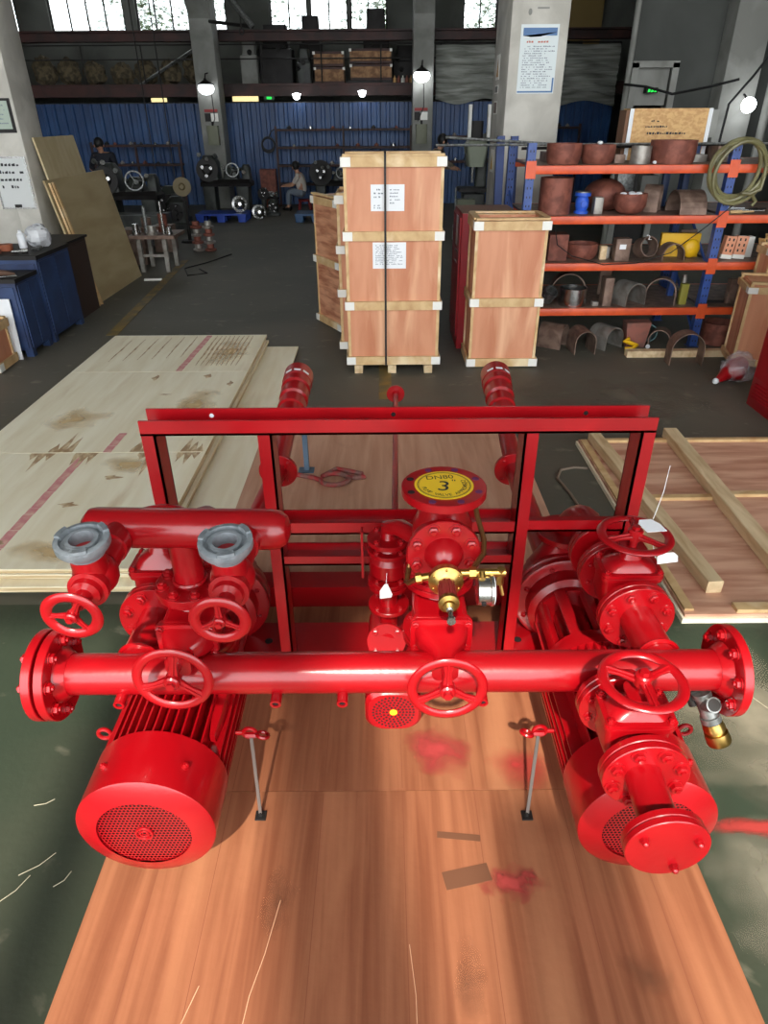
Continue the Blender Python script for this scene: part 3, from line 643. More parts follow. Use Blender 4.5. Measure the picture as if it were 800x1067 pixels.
c = MB(); c.lathe((0.225, 1.115, 0.803), (1, 0, 0), [(0, 0.03), (0.001, 0.03)], 28); O('dial', c, PAPER, pg)
c = MB(); c.cyl((0.2, 1.115, 0.834), (0.2, 1.125, 0.842), 0.007, n=10); O('gauge_stem', c, BRASS, pg)
c = MB(); c.lathe((0.203, 1.087, 0.790), (0, -1, -0.4), [(0, 0.005), (0.003, 0.005)], 10); O('vent_plug', c, BLACK, pg)

# ---- jockey pump
c = MB(); c.loft((0.021, 1.25, 0.305), (0, 1, 0), (1, 0, 0), [(0, 0.066, 0.062, 0.045), (0.010, 0.074, 0.07, 0.045), (0.06, 0.075, 0.071, 0.045), (0.062, 0.062, 0.06, 0.03), (0.25, 0.062, 0.06, 0.03)], 6)
c.box(-0.03, 0.07, 1.47, 1.60, 0.151, 0.26); jm = O('jockey_motor', c, RED, PS, label='small red motor with ringed fan cover under the manifold')
c = MB()
for rr in (0.017, 0.026, 0.035, 0.044, 0.053):
    n = int(rr * 620)
    for k in range(n):
        an = 2 * math.pi * k / n; c.lathe((0.021 + rr * math.cos(an), 1.2495, 0.305 + rr * math.sin(an)), (0, 1, 0), [(-0.0008, 0.0030), (0, 0.0030)], 6)
o = O('vent_holes', c, DARK, jm); o['kind'] = 'stuff'
c = MB(); c.lathe((0.021, 1.2495, 0.305), (0, -1, 0), [(0, 0.01), (0.001, 0.01)], 20); O('badge', c, YEL, jm)
c = MB(); c.cyl((0.021, 1.5, 0.305), (0.021, 1.62, 0.305), 0.07, n=28); c.cyl((0.01, 1.42, 0.35), (0.01, 1.42, 0.74), 0.024, n=18)
c.lathe((0.012, 1.42, 0.62), (0, 0, 1), [(0, 0.03), (0.02, 0.05), (0.06, 0.052), (0.09, 0.034), (0.1, 0.03)], 24); c.cyl((0.01, 1.42, 0.46), (0.005, 1.36, 0.455), 0.022, n=16)
c.tube([(0.012, 1.42, 0.735), (0.012, 1.425, 0.765), (0.04, 1.40, 0.78), (0.09, 1.35, 0.775)], 0.022, 14)
jp = O('jockey_riser', c, RED, PS)
for z in (0.735, 0.705, 0.615, 0.60, 0.53): flange(jp, (0.011, 1.42, z), (0, 0, 1), 0.054, 0.012, 4, 1, me=BOLTS)
flange(jp, (0.004, 1.362, 0.452), (0, -1, 0.2), 0.052, 0.012, 4, 1, me=BOLTS)
c = MB(); c.box(-0.06, -0.054, 1.44, 1.47, 0.60, 0.74); O('stay_plate', c, RED, PS)
# ---- suction lines
for xs, lb in (((-0.53, -0.467, -0.458), 'left suction pipe running back to a ringed coupling'), ((0.58, 0.575, 0.612), 'right suction pipe running back to a ringed coupling')):
    A = V((xs[0], 1.9, 0.285)); B = V((xs[1], 2.66, 0.30)); C = V((xs[2], 3.57, 0.44)); d = (C - B).normalized()
    b = MB(); b.tube([A, B, B + (C - B) * 0.45], 0.04, 20); sp = O('suction_pipe', b, RED, PS, label=lb)
    flange(sp, B, d, 0.085, 0.018, 4, 2, me=BOLTS)
    flange(sp, B + (C - B) * 0.42, d, 0.062, 0.016, 0, 0)
    b = MB(); q = B + (C - B) * 0.44
    b.lathe(q, d, [(0, 0.045), (0.02, 0.06), (0.10, 0.062), (0.11, 0.07), (0.17, 0.07), (0.18, 0.062), (0.2, 0.062), (0.21, 0.074), (0.28, 0.074), (0.29, 0.066), (0.31, 0.066), (0.32, 0.076), (0.38, 0.076)], 32); O('flexible_joint', b, RED, sp)
    b = MB(); b.lathe(q + d * 0.38, d, [(0, 0.079), (0.10, 0.079), (0.10, 0.066), (0.03, 0.066)], 32, True, False); O('end_coupling', b, mat('dark_red_band', (150, 14, 18), 0.3, coat=0.3), sp)
    b = MB(); b.lathe(q + d * 0.41, d, [(0, 0.066), (0.001, 0.066)], 24); O('coupling_bore', b, DARK, sp)
    a, u, v = frame(d)
    for k in range(3):
        b = MB(); an = R_(60 + 35 * k); dd = u * math.cos(an) + v * math.sin(an)
        b.loft(q + d * 0.40 + dd * 0.0792, dd, d, [(0, 0.008, 0.018, 0.002), (0.001, 0.008, 0.018, 0.002)], 2); O('label_strip', b, PAPER, sp)
    g = B + (C - B) * 0.52
    b = MB(); b.box(g.x + 0.05, g.x + 0.075, 3.12, 3.145, 0.062, g.z + 0.02); b.box(g.x + 0.02, g.x + 0.1, 3.10, 3.165, 0.060, 0.064); b.box(g.x - 0.02, g.x + 0.075, 3.12, 3.145, g.z - 0.08, g.z - 0.055); O('support_leg', b, mat('blue_grey_leg', (84, 104, 122), 0.5), PS)
b = MB(); b.cyl((0.03, 1.62, 0.30), (0.07, 3.60, 0.30), 0.0135, n=14); jl = O('jockey_suction_pipe', b, RED, PS)
b = MB(); b.disc((0.07, 3.605, 0.30), (0.02, 1, 0), 0.05, 0.014, 28); O('flange', b, RED, jl)
b = MB(); b.lathe((0.07, 3.58, 0.30), (0.02, 1, 0), [(0, 0.014), (0.02, 0.022)], 16); O('weld_neck', b, RED, jl)
# ---- thin transport braces to the plywood
for p, q in (((-0.345, 1.195, 0.285), (-0.33, 1.12, 0.0645)), ((0.392, 1.195, 0.285), (0.37, 1.115, 0.0645))):
    p = V(p); q = V(q); sg = -1 if p.x < 0 else 1
    d = (q - p); b = MB(); b.loft(p, d, (1, 0, 0), [(0, 0.0045, 0.002, 0.0005), (d.length, 0.0045, 0.002, 0.0005)], 2)
    br = O('transport_brace', b, mat('dull_steel', (120, 112, 106), 0.4, metal=0.8), PS)
    b = MB(); b.box(q.x - 0.014, q.x + 0.014, q.y - 0.012, q.y + 0.014, 0.0605, 0.066); O('brace_foot', b, SOOT, br)
    I('screw', bolt_mesh(0.006, 0.006, SOOT, 'screw'), br, M4.Translation((q.x, q.y, 0.066)))
    b = MB(); b.lathe(p + V((-sg * 0.014, 0, 0)), (sg, 0, 0), [(0, 0.008), (0.028, 0.008)], 6); b.torus(p + V((-sg * 0.03, 0, 0.0)), (0.3, 0.4, 1), 0.015, 0.005, 18, 8); O('brace_eye', b, RED, br)

# ================================================================== print helper
def scribble(o, u, v, rows, seed, m, parent, w_, gap, hgt, name='print', lift=0.0008, fill=0.75):
    """rows of small flat strokes: text too small to read"""
    rd = random.Random(seed); b = MB(); o = V(o); u = V(u).normalized(); v = V(v).normalized(); n = u.cross(v)
    for r in range(rows):
        x = 0.0; end = w_ * rd.uniform(0.7, 1.0)
        while x < end:
            l = rd.uniform(0.4, 1.3) * hgt
            if rd.random() < fill:
                p = o + u * x - v * (r * gap) + n * lift
                b.add([p, p + u * l, p + u * l + v * hgt * rd.uniform(0.5, 1), p + v * hgt * rd.uniform(0.5, 1)], [(0, 1, 2, 3)])
            x += l + hgt * 0.35
    q = O(name, b, m, parent); q['kind'] = 'stuff'; return q
def sheet(parent, o, u, v, w_, h_, m, name, t=0.001, label=None):
    """flat sheet: o lower-left, u to the right, v up"""
    u = V(u).normalized(); v = V(v).normalized(); n = u.cross(v)
    b = MB(); b.prism([(0, 0), (w_, 0), (w_, h_), (0, h_)], V(o), u, v, n * t); return O(name, b, m, parent, label=label)

# ================================================================== plywood under the pump
b = MB(); b.box(-0.70, 0.765, 0.2, 1.196, 0.042, 0.06); pb = O('plywood_sheet', b, PLY)
tag(pb, 'orange plywood sheet on the floor in front of the two big motors', 'plywood')
b = MB(); b.box(-0.70, 0.765, 1.198, 2.02, 0.042, 0.06); pb2 = O('plywood_sheet', b, PLY); tag(pb2, 'orange plywood sheet on the floor directly under the red manifold', 'plywood')
b = MB(); b.box(-0.70, 0.765, 2.025, 3.62, 0.042, 0.06); tag(O('plywood_sheet', b, PLYR), 'orange plywood sheet on the floor behind the red pump frame', 'plywood')
for x, y0, y1, lb in ((-0.62, 0.22, 3.6, 'floor runner beneath the left edge of the orange plywood'), (0.03, 0.22, 3.6, 'floor runner beneath the middle of the orange plywood'), (0.69, 0.22, 3.6, 'floor runner beneath the right edge of the orange plywood')):
    b = MB(); b.box(x - 0.04, x + 0.04, y0, y1, 0, 0.0415); tag(O('timber_runner', b, TIMBERD), lb, 'timber')
def splat(c, r, m, seed, parent, name):
    rd = random.Random(seed); b = MB()
    for k in range(26):
        x = c[0] + rd.gauss(0, r * 0.5); y = c[1] + rd.gauss(0, r * 0.4); q = abs(rd.gauss(0, r * 0.22)) + 0.003
        pts = [(x + q * math.cos(a) * rd.uniform(0.5, 1.5), y + q * 0.6 * math.sin(a) * rd.uniform(0.6, 1.3), c[2] + 0.0004 + k * 0.00001) for a in [2 * math.pi * i / 9 for i in range(9)]]
        b.add(pts, [tuple(range(9))])
    o = O(name, b, m, parent); o['kind'] = 'stuff'; return o
def stain(name, x, y, z, rx, ry, m, parent):
    b = MB(); b.add([(-rx, -ry, 0), (rx, -ry, 0), (rx, ry, 0), (-rx, ry, 0)], [(0, 1, 2, 3)]); o = O(name, b, m, parent, T4((x, y, z))); return o
T4 = M4.Translation
stain('paint_stain', 0.305, 0.94, 0.0604, 0.10, 0.055, stain_mat('red_drip_stain', (170, 66, 60), 26, 1.0, 0.4), pb)
stain('paint_stain', 0.16, 1.33, 0.0604, 0.13, 0.11, stain_mat('red_haze_stain', (172, 62, 60), 12, 4.0, 0.5), pb2)
stain('paint_stain', 0.37, 1.28, 0.0604, 0.12, 0.09, stain_mat('red_mist_stain', (176, 52, 52), 6, 7.0, 0.7), pb2)
for k, (x, y, rx, ry) in enumerate(((0.56, 0.74, 0.07, 0.06), (0.17, 0.72, 0.05, 0.1), (-0.25, 0.9, 0.05, 0.1))):
    stain('dirt_stain', x, y, 0.0603, rx, ry, stain_mat('brown_dirt_stain_%d' % k, (138, 90, 64), 16, 3.0 * k, 0.9), pb)
sf = bpy.data.objects['floor']
stain('paint_stain', 1.02, 1.12, 0.0012, 0.30, 0.035, stain_mat('red_spray_line', (168, 58, 52), 10, 2.0, 0.35), sf)
stain('dust_stain', 1.15, 1.45, 0.0010, 0.35, 0.5, stain_mat('dust_patch', (146, 138, 118), 5, 5.0, 0.6), sf)
stain('dust_stain', 1.0, 0.95, 0.0010, 0.25, 0.3, stain_mat('dust_patch_2', (140, 134, 116), 6, 9.0, 0.6), sf)
stain('dust_stain', 1.6, 4.3, 0.0005, 0.8, 0.5, stain_mat('dust_patch_3', (118, 110, 96), 3, 11.0, 0.7), sf)
for k, (x0, y0, x1, y1) in enumerate(((-0.93, 1.0, -0.86, 1.06), (-0.95, 0.93, -0.90, 1.0), (-0.83, 0.97, -0.80, 1.01), (-0.98, 1.2, -0.93, 1.22), (1.10, 1.75, 1.25, 1.5), (1.12, 1.72, 1.2, 1.62))):
    b = MB(); b.tube([(x0, y0, 0.003), ((x0 + x1) / 2 + 0.006, (y0 + y1) / 2 - 0.004, 0.003), (x1, y1, 0.003)], 0.0012, 5); O('scratch', b, mat('pale_shaving', (180, 172, 146), 0.7), sf)
for k, x in enumerate((-0.56, -0.42, -0.17, 0.045, 0.24, 0.47, 0.64)):
    for q, y0, y1 in ((pb, 0.21, 1.19), (pb2, 1.205, 2.01)):
        b = MB(); b.box(x - 0.0008, x + 0.0008, y0, y1, 0.0598, 0.0603); O('grain_line', b, mat('dark_grain_line', (136, 80, 54), 0.7), q)
PATCH = mat('grey_tape_mark', (108, 70, 48), 0.6)
for x, y, l, wd, rz in ((0.185, 1.06, 0.11, 0.018, -6), (0.195, 0.955, 0.115, 0.045, 12)):
    b = MB(); b.box(-l / 2, l / 2, -wd / 2, wd / 2, 0, 0.0006); O('tape_mark', b, PATCH, pb, M4.Translation((x, y, 0.0601)) @ M4.Rotation(R_(rz), 4, 'Z'))
for pts in ([(-0.25, 0.9), (-0.27, 0.78), (-0.29, 0.7), (-0.3, 0.6)], [(-0.4, 0.72), (-0.43, 0.62)], [(0.05, 0.8), (0.06, 0.7), (0.06, 0.62)]):
    b = MB(); b.tube([(x, y, 0.0605) for x, y in pts], 0.0009, 5); O('scratch', b, mat('raw_scratch', (222, 176, 140), 0.7), pb)

# ================================================================== pale plywood stack at left
def ply_sheet(x0, x1, y0, y1, z0, lb, m=PALE, t=0.019, rz=0, grp='pale plywood sheets of the stack'):
    q = thing('plywood_sheet', lb, 'plywood', ((x0 + x1) / 2, (y0 + y1) / 2, z0), rz, grp)
    b = MB(); hx = (x1 - x0) / 2; hy = (y1 - y0) / 2; e = 0.001
    b.box(-hx, hx, -hy, hy, t - 0.0022, t); O('face_veneer', b, m, q, W[q])
    b = MB(); b.box(-hx + e, hx - e, -hy + e, hy - e, 0, t - 0.0021); O('core', b, PALEY, q, W[q]); return q
z = 0.012
b = MB(); b.box(-2.05, -1.95, 2.3, 5.4, 0, 0.0115); b.box(-1.1, -1.0, 2.3, 5.3, 0, 0.0115)
for x, lb in ((-2.0, 'left floor lath under the pale plywood stack'), (-1.05, 'right floor lath under the pale plywood stack')):
    b = MB(); b.box(x - 0.05, x + 0.05, 2.3, 5.3, 0, 0.0115); tag(O('timber_lath', b, TIMBERD), lb, 'timber')
LAY = [('lowest', 0.30, 0.0), ('second lowest', 0.02, -0.02), ('middle', 0.03, 0.03), ('second from top', 0.01, 0.0)]
for i, (nm, dx, dy) in enumerate(LAY):
    ply_sheet(-2.17, -0.96 + dx, 2.165 + dy, 3.8, z, 'pale plywood sheet, %s layer of the left stack, near half' % nm)
    ply_sheet(-2.17, -0.96 + dx * 0.9, 3.805, 5.43 + dy, z, 'pale plywood sheet, %s layer of the left stack, far half' % nm); z += 0.0225
TOPS = []
for y0, y1, lb in ((2.17, 3.235, 'top sheet of the left pale plywood stack nearest the hose valves'), (3.24, 4.545, 'top sheet in the middle of the left pale plywood stack'), (4.55, 5.46, 'top sheet at the far end of the left pale plywood stack')):
    TOPS.append(ply_sheet(-2.18, -0.945, y0, y1, z, lb))
zt = z + 0.0192
rd = random.Random(5)
for q, pts in ((TOPS[0], [(-1.60, 2.2, 3.235)]), (TOPS[1], [(-1.47, 3.24, 3.5)]), (TOPS[2], [(-1.43, 4.56, 5.45)])):
    for x, y0, y1 in pts:
        y = y0
        while y < y1 - 0.03:
            l = min(rd.uniform(0.05, 0.16), y1 - y - 0.01); b = MB(); b.box(x - 0.022, x + 0.022, y, y + l, zt, zt + 0.0005); O('pink_print_mark', b, PINK, q); y += l + rd.uniform(0.0, 0.004); x += 0.003
def knot(q, x, y, w_, l, seed):
    r2 = random.Random(seed); b = MB()
    L_ = [(x + (w_ * 0.5 * (1 - abs(t)) + 0.002) * (1 + 0.25 * r2.uniform(-1, 1)) + 0.15 * w_ * math.sin(5 * t + seed), y + l * 0.5 * t) for t in [i / 6 - 1 for i in range(13)]]
    R2 = [(x - (w_ * 0.5 * (1 - abs(t)) + 0.002) * (1 + 0.25 * r2.uniform(-1, 1)) + 0.15 * w_ * math.sin(5 * t + seed), y + l * 0.5 * t) for t in [1 - i / 6 for i in range(13)]]
    b.prism(L_ + R2, (0, 0, zt), (1, 0, 0), (0, 1, 0), (0, 0, 0.0006)); O('knot_mark', b, KNOT, q)
def flame(q, x, y, w_, l, seed):
    """brown veneer tear: wide at the seam (y), running out in points of length l"""
    r2 = random.Random(seed); b = MB(); n = 3; top = []
    for i in range(n):
        xa = x - w_ / 2 + w_ * i / n; xm = xa + w_ / n * 0.5; pk = l * r2.uniform(0.35, 1.0) * (1 - 0.3 * abs(i - 1))
        top += [(xa, y + l * r2.uniform(0.06, 0.15)), (xm - 0.006, y + pk * 0.7), (xm + r2.uniform(-0.008, 0.008), y + pk)]
    b.prism([(x - w_ / 2, y)] + top + [(x + w_ / 2, y)], (0, 0, zt), (1, 0, 0), (0, 1, 0), (0, 0, 0.0006)); O('veneer_tear', b, KNOT, q)
for i in range(6): knot(TOPS[2], -2.0 + 0.1 * i, 5.05 + 0.02 * i, 0.009, 0.55, 20 + i)
for i in range(9): knot(TOPS[2], -1.34 + 0.036 * i, 5.05, 0.014, 0.75, 40 + i)
for i, (x, w_, l) in enumerate([(-1.72, 0.13, 0.30), (-1.27, 0.16, 0.34), (-1.02, 0.12, 0.26)]): flame(TOPS[1], x, 3.243, w_, l, 60 + i)
for i, (x, y, w_, l) in enumerate([(-1.3, 3.78, 0.02, 0.05), (-1.2, 4.45, 0.05, 0.09), (-1.55, 4.42, 0.04, 0.12), (-1.02, 4.3, 0.04, 0.1), (-1.4, 4.1, 0.08, 0.02)]): knot(TOPS[1], x, y, w_, l, 160 + i)
for i, (x, w_, l) in enumerate([(-1.80, 0.13, -0.22), (-1.57, 0.12, -0.30), (-1.22, 0.15, -0.28), (-1.03, 0.12, -0.24)]): flame(TOPS[0], x, 3.232, w_, l, 80 + i)
for i, (x, y, w_, l) in enumerate([(-1.34, 2.95, 0.09, 0.05), (-1.45, 2.68, 0.08, 0.05), (-1.62, 2.36, 0.06, 0.04)]): knot(TOPS[0], x, y, w_, l, 90 + i)
for k, (q, x, y, rx, ry) in enumerate(((TOPS[0], -1.35, 2.3, 0.3, 0.10), (TOPS[0], -1.3, 3.1, 0.2, 0.12), (TOPS[1], -1.15, 3.9, 0.15, 0.4), (TOPS[1], -1.8, 3.7, 0.2, 0.2), (TOPS[2], -1.15, 5.0, 0.16, 0.4))):
    stain('wood_stain', x, y, zt + 0.0002, rx, ry, stain_mat('wood_stain_%d' % k, (206, 170, 112), 7, 2.0 * k, 0.8), q)

# ================================================================== wooden lattice panel lying at right
lp = thing('crate_panel', 'large brown plywood crate panel with pale battens lying on the right floor', 'crate panel', (1.75, 2.75, 0))
b = MB(); b.box(1.115, 2.75, 1.96, 3.56, 0.0, 0.022); O('backing_sheet', b, PALE, lp)
b = MB(); b.box(1.125, 2.75, 1.97, 3.55, 0.022, 0.036); O('plywood_face', b, PANELPLY, lp)
for (x0, x1, y0, y1) in ((1.13, 1.165, 1.99, 3.53),): b = MB(); b.box(x0, x1, y0, y1, 0.036, 0.046); O('edge_strip', b, TIMBER, lp)
for (xa, ya, xb, yb, wd, h) in ((1.205, 3.54, 1.285, 2.10, 0.062, 0.055), (1.655, 3.58, 1.60, 1.99, 0.075, 0.055), (2.3, 3.55, 2.28, 1.99, 0.07, 0.05)):
    p = V((xa, ya, 0.036)); q = V((xb, yb, 0.036)); d = q - p; b = MB()
    b.loft(p + V((0, 0, h / 2)), d, (0, 0, 1), [(0, h / 2, wd / 2, 0.003), (d.length, h / 2, wd / 2, 0.003)], 2); O('batten', b, TIMBERD, lp)
for (x0, x1, y0, y1) in ((1.25, 1.6, 2.83, 2.865), (1.7, 2.25, 2.86, 2.895), (1.24, 1.62, 3.50, 3.53), (1.7, 2.26, 3.50, 3.53), (1.32, 2.7, 1.975, 2.02)):
    b = MB(); b.box(x0, x1, y0, y1, 0.036, 0.052); O('batten', b, TIMBER, lp)

# ================================================================== crates
def crate(name, lb, w_, d_, h_, levels, M, m=CPLY, feet=0.06, tray=False, strap=False, group=None, capz=None, bh=0.06):
    """crate with its front at local y=0, x from 0 to w_"""
    t = bpy.data.objects.new(name, None); link(t, None, M); tag(t, lb, 'crate', group)
    z0 = feet; k = 0.012
    for nm, bx in (('front_panel', (0.02, w_ - 0.02, 0.012, 0.022, z0, h_ - 0.01)), ('back_panel', (0.02, w_ - 0.02, d_ - 0.022, d_ - 0.012, z0, h_ - 0.01)),
                   ('side_panel', (0.012, 0.022, 0.022, d_ - 0.022, z0, h_ - 0.01)), ('side_panel', (w_ - 0.022, w_ - 0.012, 0.022, d_ - 0.022, z0, h_ - 0.01)),
                   ('top_panel', (0.022, w_ - 0.022, 0.022, d_ - 0.022, h_ - (0.05 if tray else 0.014), h_ - (0.04 if tray else 0.004)))):
        b = MB(); b.box(*bx); O(nm, b, m, t, M)
    for x in (0.0, w_ - 0.02):
        b = MB(); b.box(x, x + 0.02, 0.006, 0.022, z0, h_); O('corner_strip', b, TIMBER, t, M)
        b = MB(); b.box(x, x + 0.02, d_ - 0.022, d_ - 0.006, z0, h_); O('corner_strip', b, TIMBER, t, M)
    for z in levels:
        for (x0, x1, y0, y1) in ((-0.012, w_ + 0.012, -0.012, 0.008), (-0.012, w_ + 0.012, d_ - 0.008, d_ + 0.012), (-0.014, 0.004, 0.008, d_ - 0.008), (w_ - 0.004, w_ + 0.014, 0.008, d_ - 0.008)):
            b = MB(); b.box(x0, x1, y0, y1, z, z + bh); O('batten', b, TIMBER, t, M)
        for x in (-0.016, w_ - 0.05):
            b = MB(); b.box(x, x + 0.066, -0.0155, -0.0125, z + 0.002, z + bh - 0.002)
            xx = -0.0165 if x < 0 else w_ + 0.0145
            b.box(xx, xx + 0.002, -0.0155, 0.05, z + 0.002, z + bh - 0.002); O('corner_cap', b, CAP, t, M)
    if feet > 0.02:
        for x in (0.04, w_ / 2 - 0.04, w_ - 0.10):
            b = MB(); b.box(x, x + 0.06, -0.01, d_ + 0.01, 0, feet); O('runner', b, TIMBERD, t, M)
    for y in ((-0.012, d_ - 0.03) if not tray else (-0.012, d_ - 0.02)):
        b = MB(); b.box(0.0, w_, y + 0.002, y + 0.042, h_, h_ + 0.014); O('lid_strip', b, TIMBER, t, M)
    if tray:
        for x in (-0.014, w_ - 0.03): b = MB(); b.box(x, x + 0.044, 0.03, d_ - 0.03, h_, h_ + 0.014); O('lid_strip', b, TIMBER, t, M)
    if strap:
        b = MB(); x = w_ * 0.405
        b.box(x, x + 0.014, -0.018, -0.016, feet, h_ + 0.018); b.box(x, x + 0.014, -0.018, d_ + 0.018, h_ + 0.0155, h_ + 0.0175); b.box(x, x + 0.014, d_ + 0.016, d_ + 0.018, feet, h_ + 0.018); O('strap', b, BLACK, t, M)
    return t
T4 = M4.Translation
c1 = crate('plywood_crate', 'tall plywood crate with two white papers and a black strap', 0.655, 0.37, 1.43, (0.01 + 0.055, 0.462, 0.923, 1.369), T4((-0.25, 4.85, 0)), strap=True)
for x, z, w_, h_, sd in ((-0.073, 1.107, 0.222, 0.160, 1), (-0.065, 0.742, 0.228, 0.170, 2)):
    p = sheet(c1, (x, 4.86, z), (1, 0, 0), (0, 0, 1), w_, h_, PAPER, 'paper_label', 0.001)
    if sd == 1:
        scribble((x + 0.02, 4.858, z + 0.125), (1, 0, 0), (0, 0, 1), 3, 1, INKG, c1, 0.06, 0.022, 0.012); scribble((x + 0.125, 4.858, z + 0.125), (1, 0, 0), (0, 0, 1), 5, 8, INKG, c1, 0.07, 0.02, 0.009)
        scribble((x + 0.02, 4.858, z + 0.03), (1, 0, 0), (0, 0, 1), 2, 9, INKG, c1, 0.05, 0.014, 0.01)
    else: scribble((x + 0.02, 4.858, z + 0.148), (1, 0, 0), (0, 0, 1), 12, 3, INKG, c1, 0.19, 0.011, 0.006)
crate('plywood_crate', 'plywood crate squeezed directly behind the tall strapped crate', 0.58, 0.48, 1.17, (0.06, 0.46, 0.772, 1.11), T4((-0.325, 5.26, 0)))
M3 = T4((-0.60, 6.36, 0)) @ M4.Rotation(math.atan2(-0.43, 0.235), 4, 'Z')
crate('plywood_crate', 'angled plywood crate with wavy grain left of the tall crate', 0.49, 0.5, 1.08, (0.01, 0.53, 1.01), M3, m=CPLYB, feet=0.01)
crate('plywood_crate', 'shorter plywood crate with open top rails beside the orange rack', 0.50, 0.40, 1.035, (0.012, 0.455, 0.97), T4((0.645, 4.95, 0)), feet=0.01, tray=True)

# ================================================================== red cabinets
def red_cabinet(lb, x0, x1, y0, y1, h, detail):
    t = thing('metal_cabinet', lb, 'cabinet', ((x0 + x1) / 2, (y0 + y1) / 2, 0))
    b = MB(); b.loft(((x0 + x1) / 2, (y0 + y1) / 2, 0), (0, 0, 1), (1, 0, 0), [(0, (x1 - x0) / 2, (y1 - y0) / 2, 0.006), (h, (x1 - x0) / 2, (y1 - y0) / 2, 0.006)], 3); O('body', b, REDC, t)
    if detail == 1:
        b = MB(); b.box(x0 + 0.0, x1, y0, y1, h, h + 0.004); O('dusty_top', b, mat('dusty_brown_top', (134, 100, 84), 0.8), t)
        b = MB(); b.box(x0 - 0.012, x0, y0 + 0.03, y1 - 0.02, 0.10, h - 0.03); O('door', b, REDC, t)
        b = MB(); b.box(x0 - 0.0135, x0 - 0.0122, y0 + 0.16, y0 + 0.28, h - 0.25, h - 0.03); O('label_card', b, PAPER, t)
        for z in (h - 0.29, h - 0.37): b = MB(); b.box(x0 - 0.016, x0 - 0.0122, y0 + 0.12, y0 + 0.30, z, z + 0.006); O('trim_strip', b, STEEL, t)
        for k in range(3): b = MB(); b.box(x0 - 0.015, x0 - 0.0122, y0 + 0.06, y1 - 0.05, 0.16 + 0.03 * k, 0.166 + 0.03 * k); O('louver', b, REDC, t)
    else:
        for k in range(5): b = MB(); b.box(x0 - 0.006, x0 + 0.001, y0 + 0.04, y1 - 0.05, 0.06 + 0.022 * k, 0.07 + 0.022 * k); O('louver', b, REDC, t)
        b = MB(); b.box(x0 - 0.004, x0 + 0.001, y0 + 0.02, y1 - 0.02, 0.19, h - 0.03); O('door', b, REDC, t)
red_cabinet('dark red metal cabinet between the tall crate and the shorter crate', 0.60, 1.02, 5.44, 5.98, 1.02, 1)
red_cabinet('red metal cabinet cut off by the right picture edge', 2.40, 2.95, 3.62, 4.19, 0.95, 2)

# ================================================================== left: cabinets, boards, sheets, whiteboard
def blue_cab(lb, x0, x1, y0, y1, h):
    t = thing('blue_cabinet', lb, 'cabinet', ((x0 + x1) / 2, (y0 + y1) / 2, 0))
    b = MB(); b.box(x0, x1, y0, y1, 0.05, h - 0.03)
    for x in (x0 + 0.05, x1 - 0.03):
        for y in (y0 + 0.03, y1 - 0.03): b.box(x - 0.03, x + 0.03, y - 0.03, y + 0.03, 0, 0.05)
    O('body', b, BLUEC, t)
    b = MB(); b.box(x0 - 0.01, x1 + 0.01, y0 - 0.01, y1 + 0.01, h - 0.03, h); O('top', b, SOOT, t)
    b = MB(); b.box(x1, x1 + 0.008, y0 + 0.02, (y0 + y1) / 2 - 0.004, 0.07, h - 0.05); O('door', b, BLUEC, t)
    b = MB(); b.box(x1, x1 + 0.008, (y0 + y1) / 2 + 0.004, y1 - 0.02, 0.07, h - 0.05); O('door', b, BLUEC, t)
    b = MB(); b.box(x0 + 0.02, x1 - 0.02, y0 - 0.008, y0, 0.07, h - 0.06); O('end_panel', b, BLUEC, t)
blue_cab('low blue metal cabinet nearest the left picture edge', -3.35, -2.80, 5.30, 5.66, 0.60)
blue_cab('taller blue metal cabinet with a plastic bag on top', -3.35, -2.79, 5.70, 6.33, 0.70)
b = MB(); b.box(-3.2, -2.86, 6.37, 6.92, 0, 0.67); bb = thing('brown_cabinet', 'dark brown box cabinet between the blue cabinet and leaning plywood', 'cabinet', (-3.0, 6.6, 0)); O('body', b, mat('dark_brown_board', (58, 42, 34), 0.6), bb)
b = MB(); b.box(-3.22, -2.84, 6.355, 6.935, 0.67, 0.69); O('top', b, SOOT, bb)
b = MB(); b.box(-2.86, -2.85, 6.40, 6.89, 0.05, 0.64); O('door', b, MATS['dark_brown_board'], bb)
# plastic bag
def crumple(c, r, sz, seed, m, name, parent=None):
    rd = random.Random(seed); b = MB(); b.ball((0, 0, 0), r, 18, 10, sz)
    b.v = [p * (1 + rd.uniform(-0.16, 0.16)) for p in b.v]; zmin = min(p.z for p in b.v)
    b.v = [V((p.x + c[0], p.y + c[1], max(p.z, zmin * 0.85) - zmin * 0.85 + c[2])) for p in b.v]; return O(name, b, m, parent, ang=15)
tag(crumple((-2.93, 6.15, 0.70), 0.1, (0.95, 1.2, 0.9), 4, BAGM, 'plastic_bag'), 'crumpled clear plastic bag on the taller blue cabinet', 'bag')
b = MB(); b.lathe((-3.14, 5.97, 0.70), (0, 0, 1), [(0, 0.05), (0.05, 0.055), (0.052, 0.04)], 18); tag(O('brown_pot', b, mat('terracotta', (150, 84, 56), 0.7)), 'small terracotta pot on the taller blue cabinet', 'pot')
b = MB(); b.lathe((-3.06, 6.1, 0.70), (0, 0, 1), [(0, 0.032), (0.11, 0.032), (0.125, 0.014), (0.14, 0.014)], 16); tag(O('white_bottle', b, PAPER), 'small white bottle behind the terracotta pot', 'bottle')
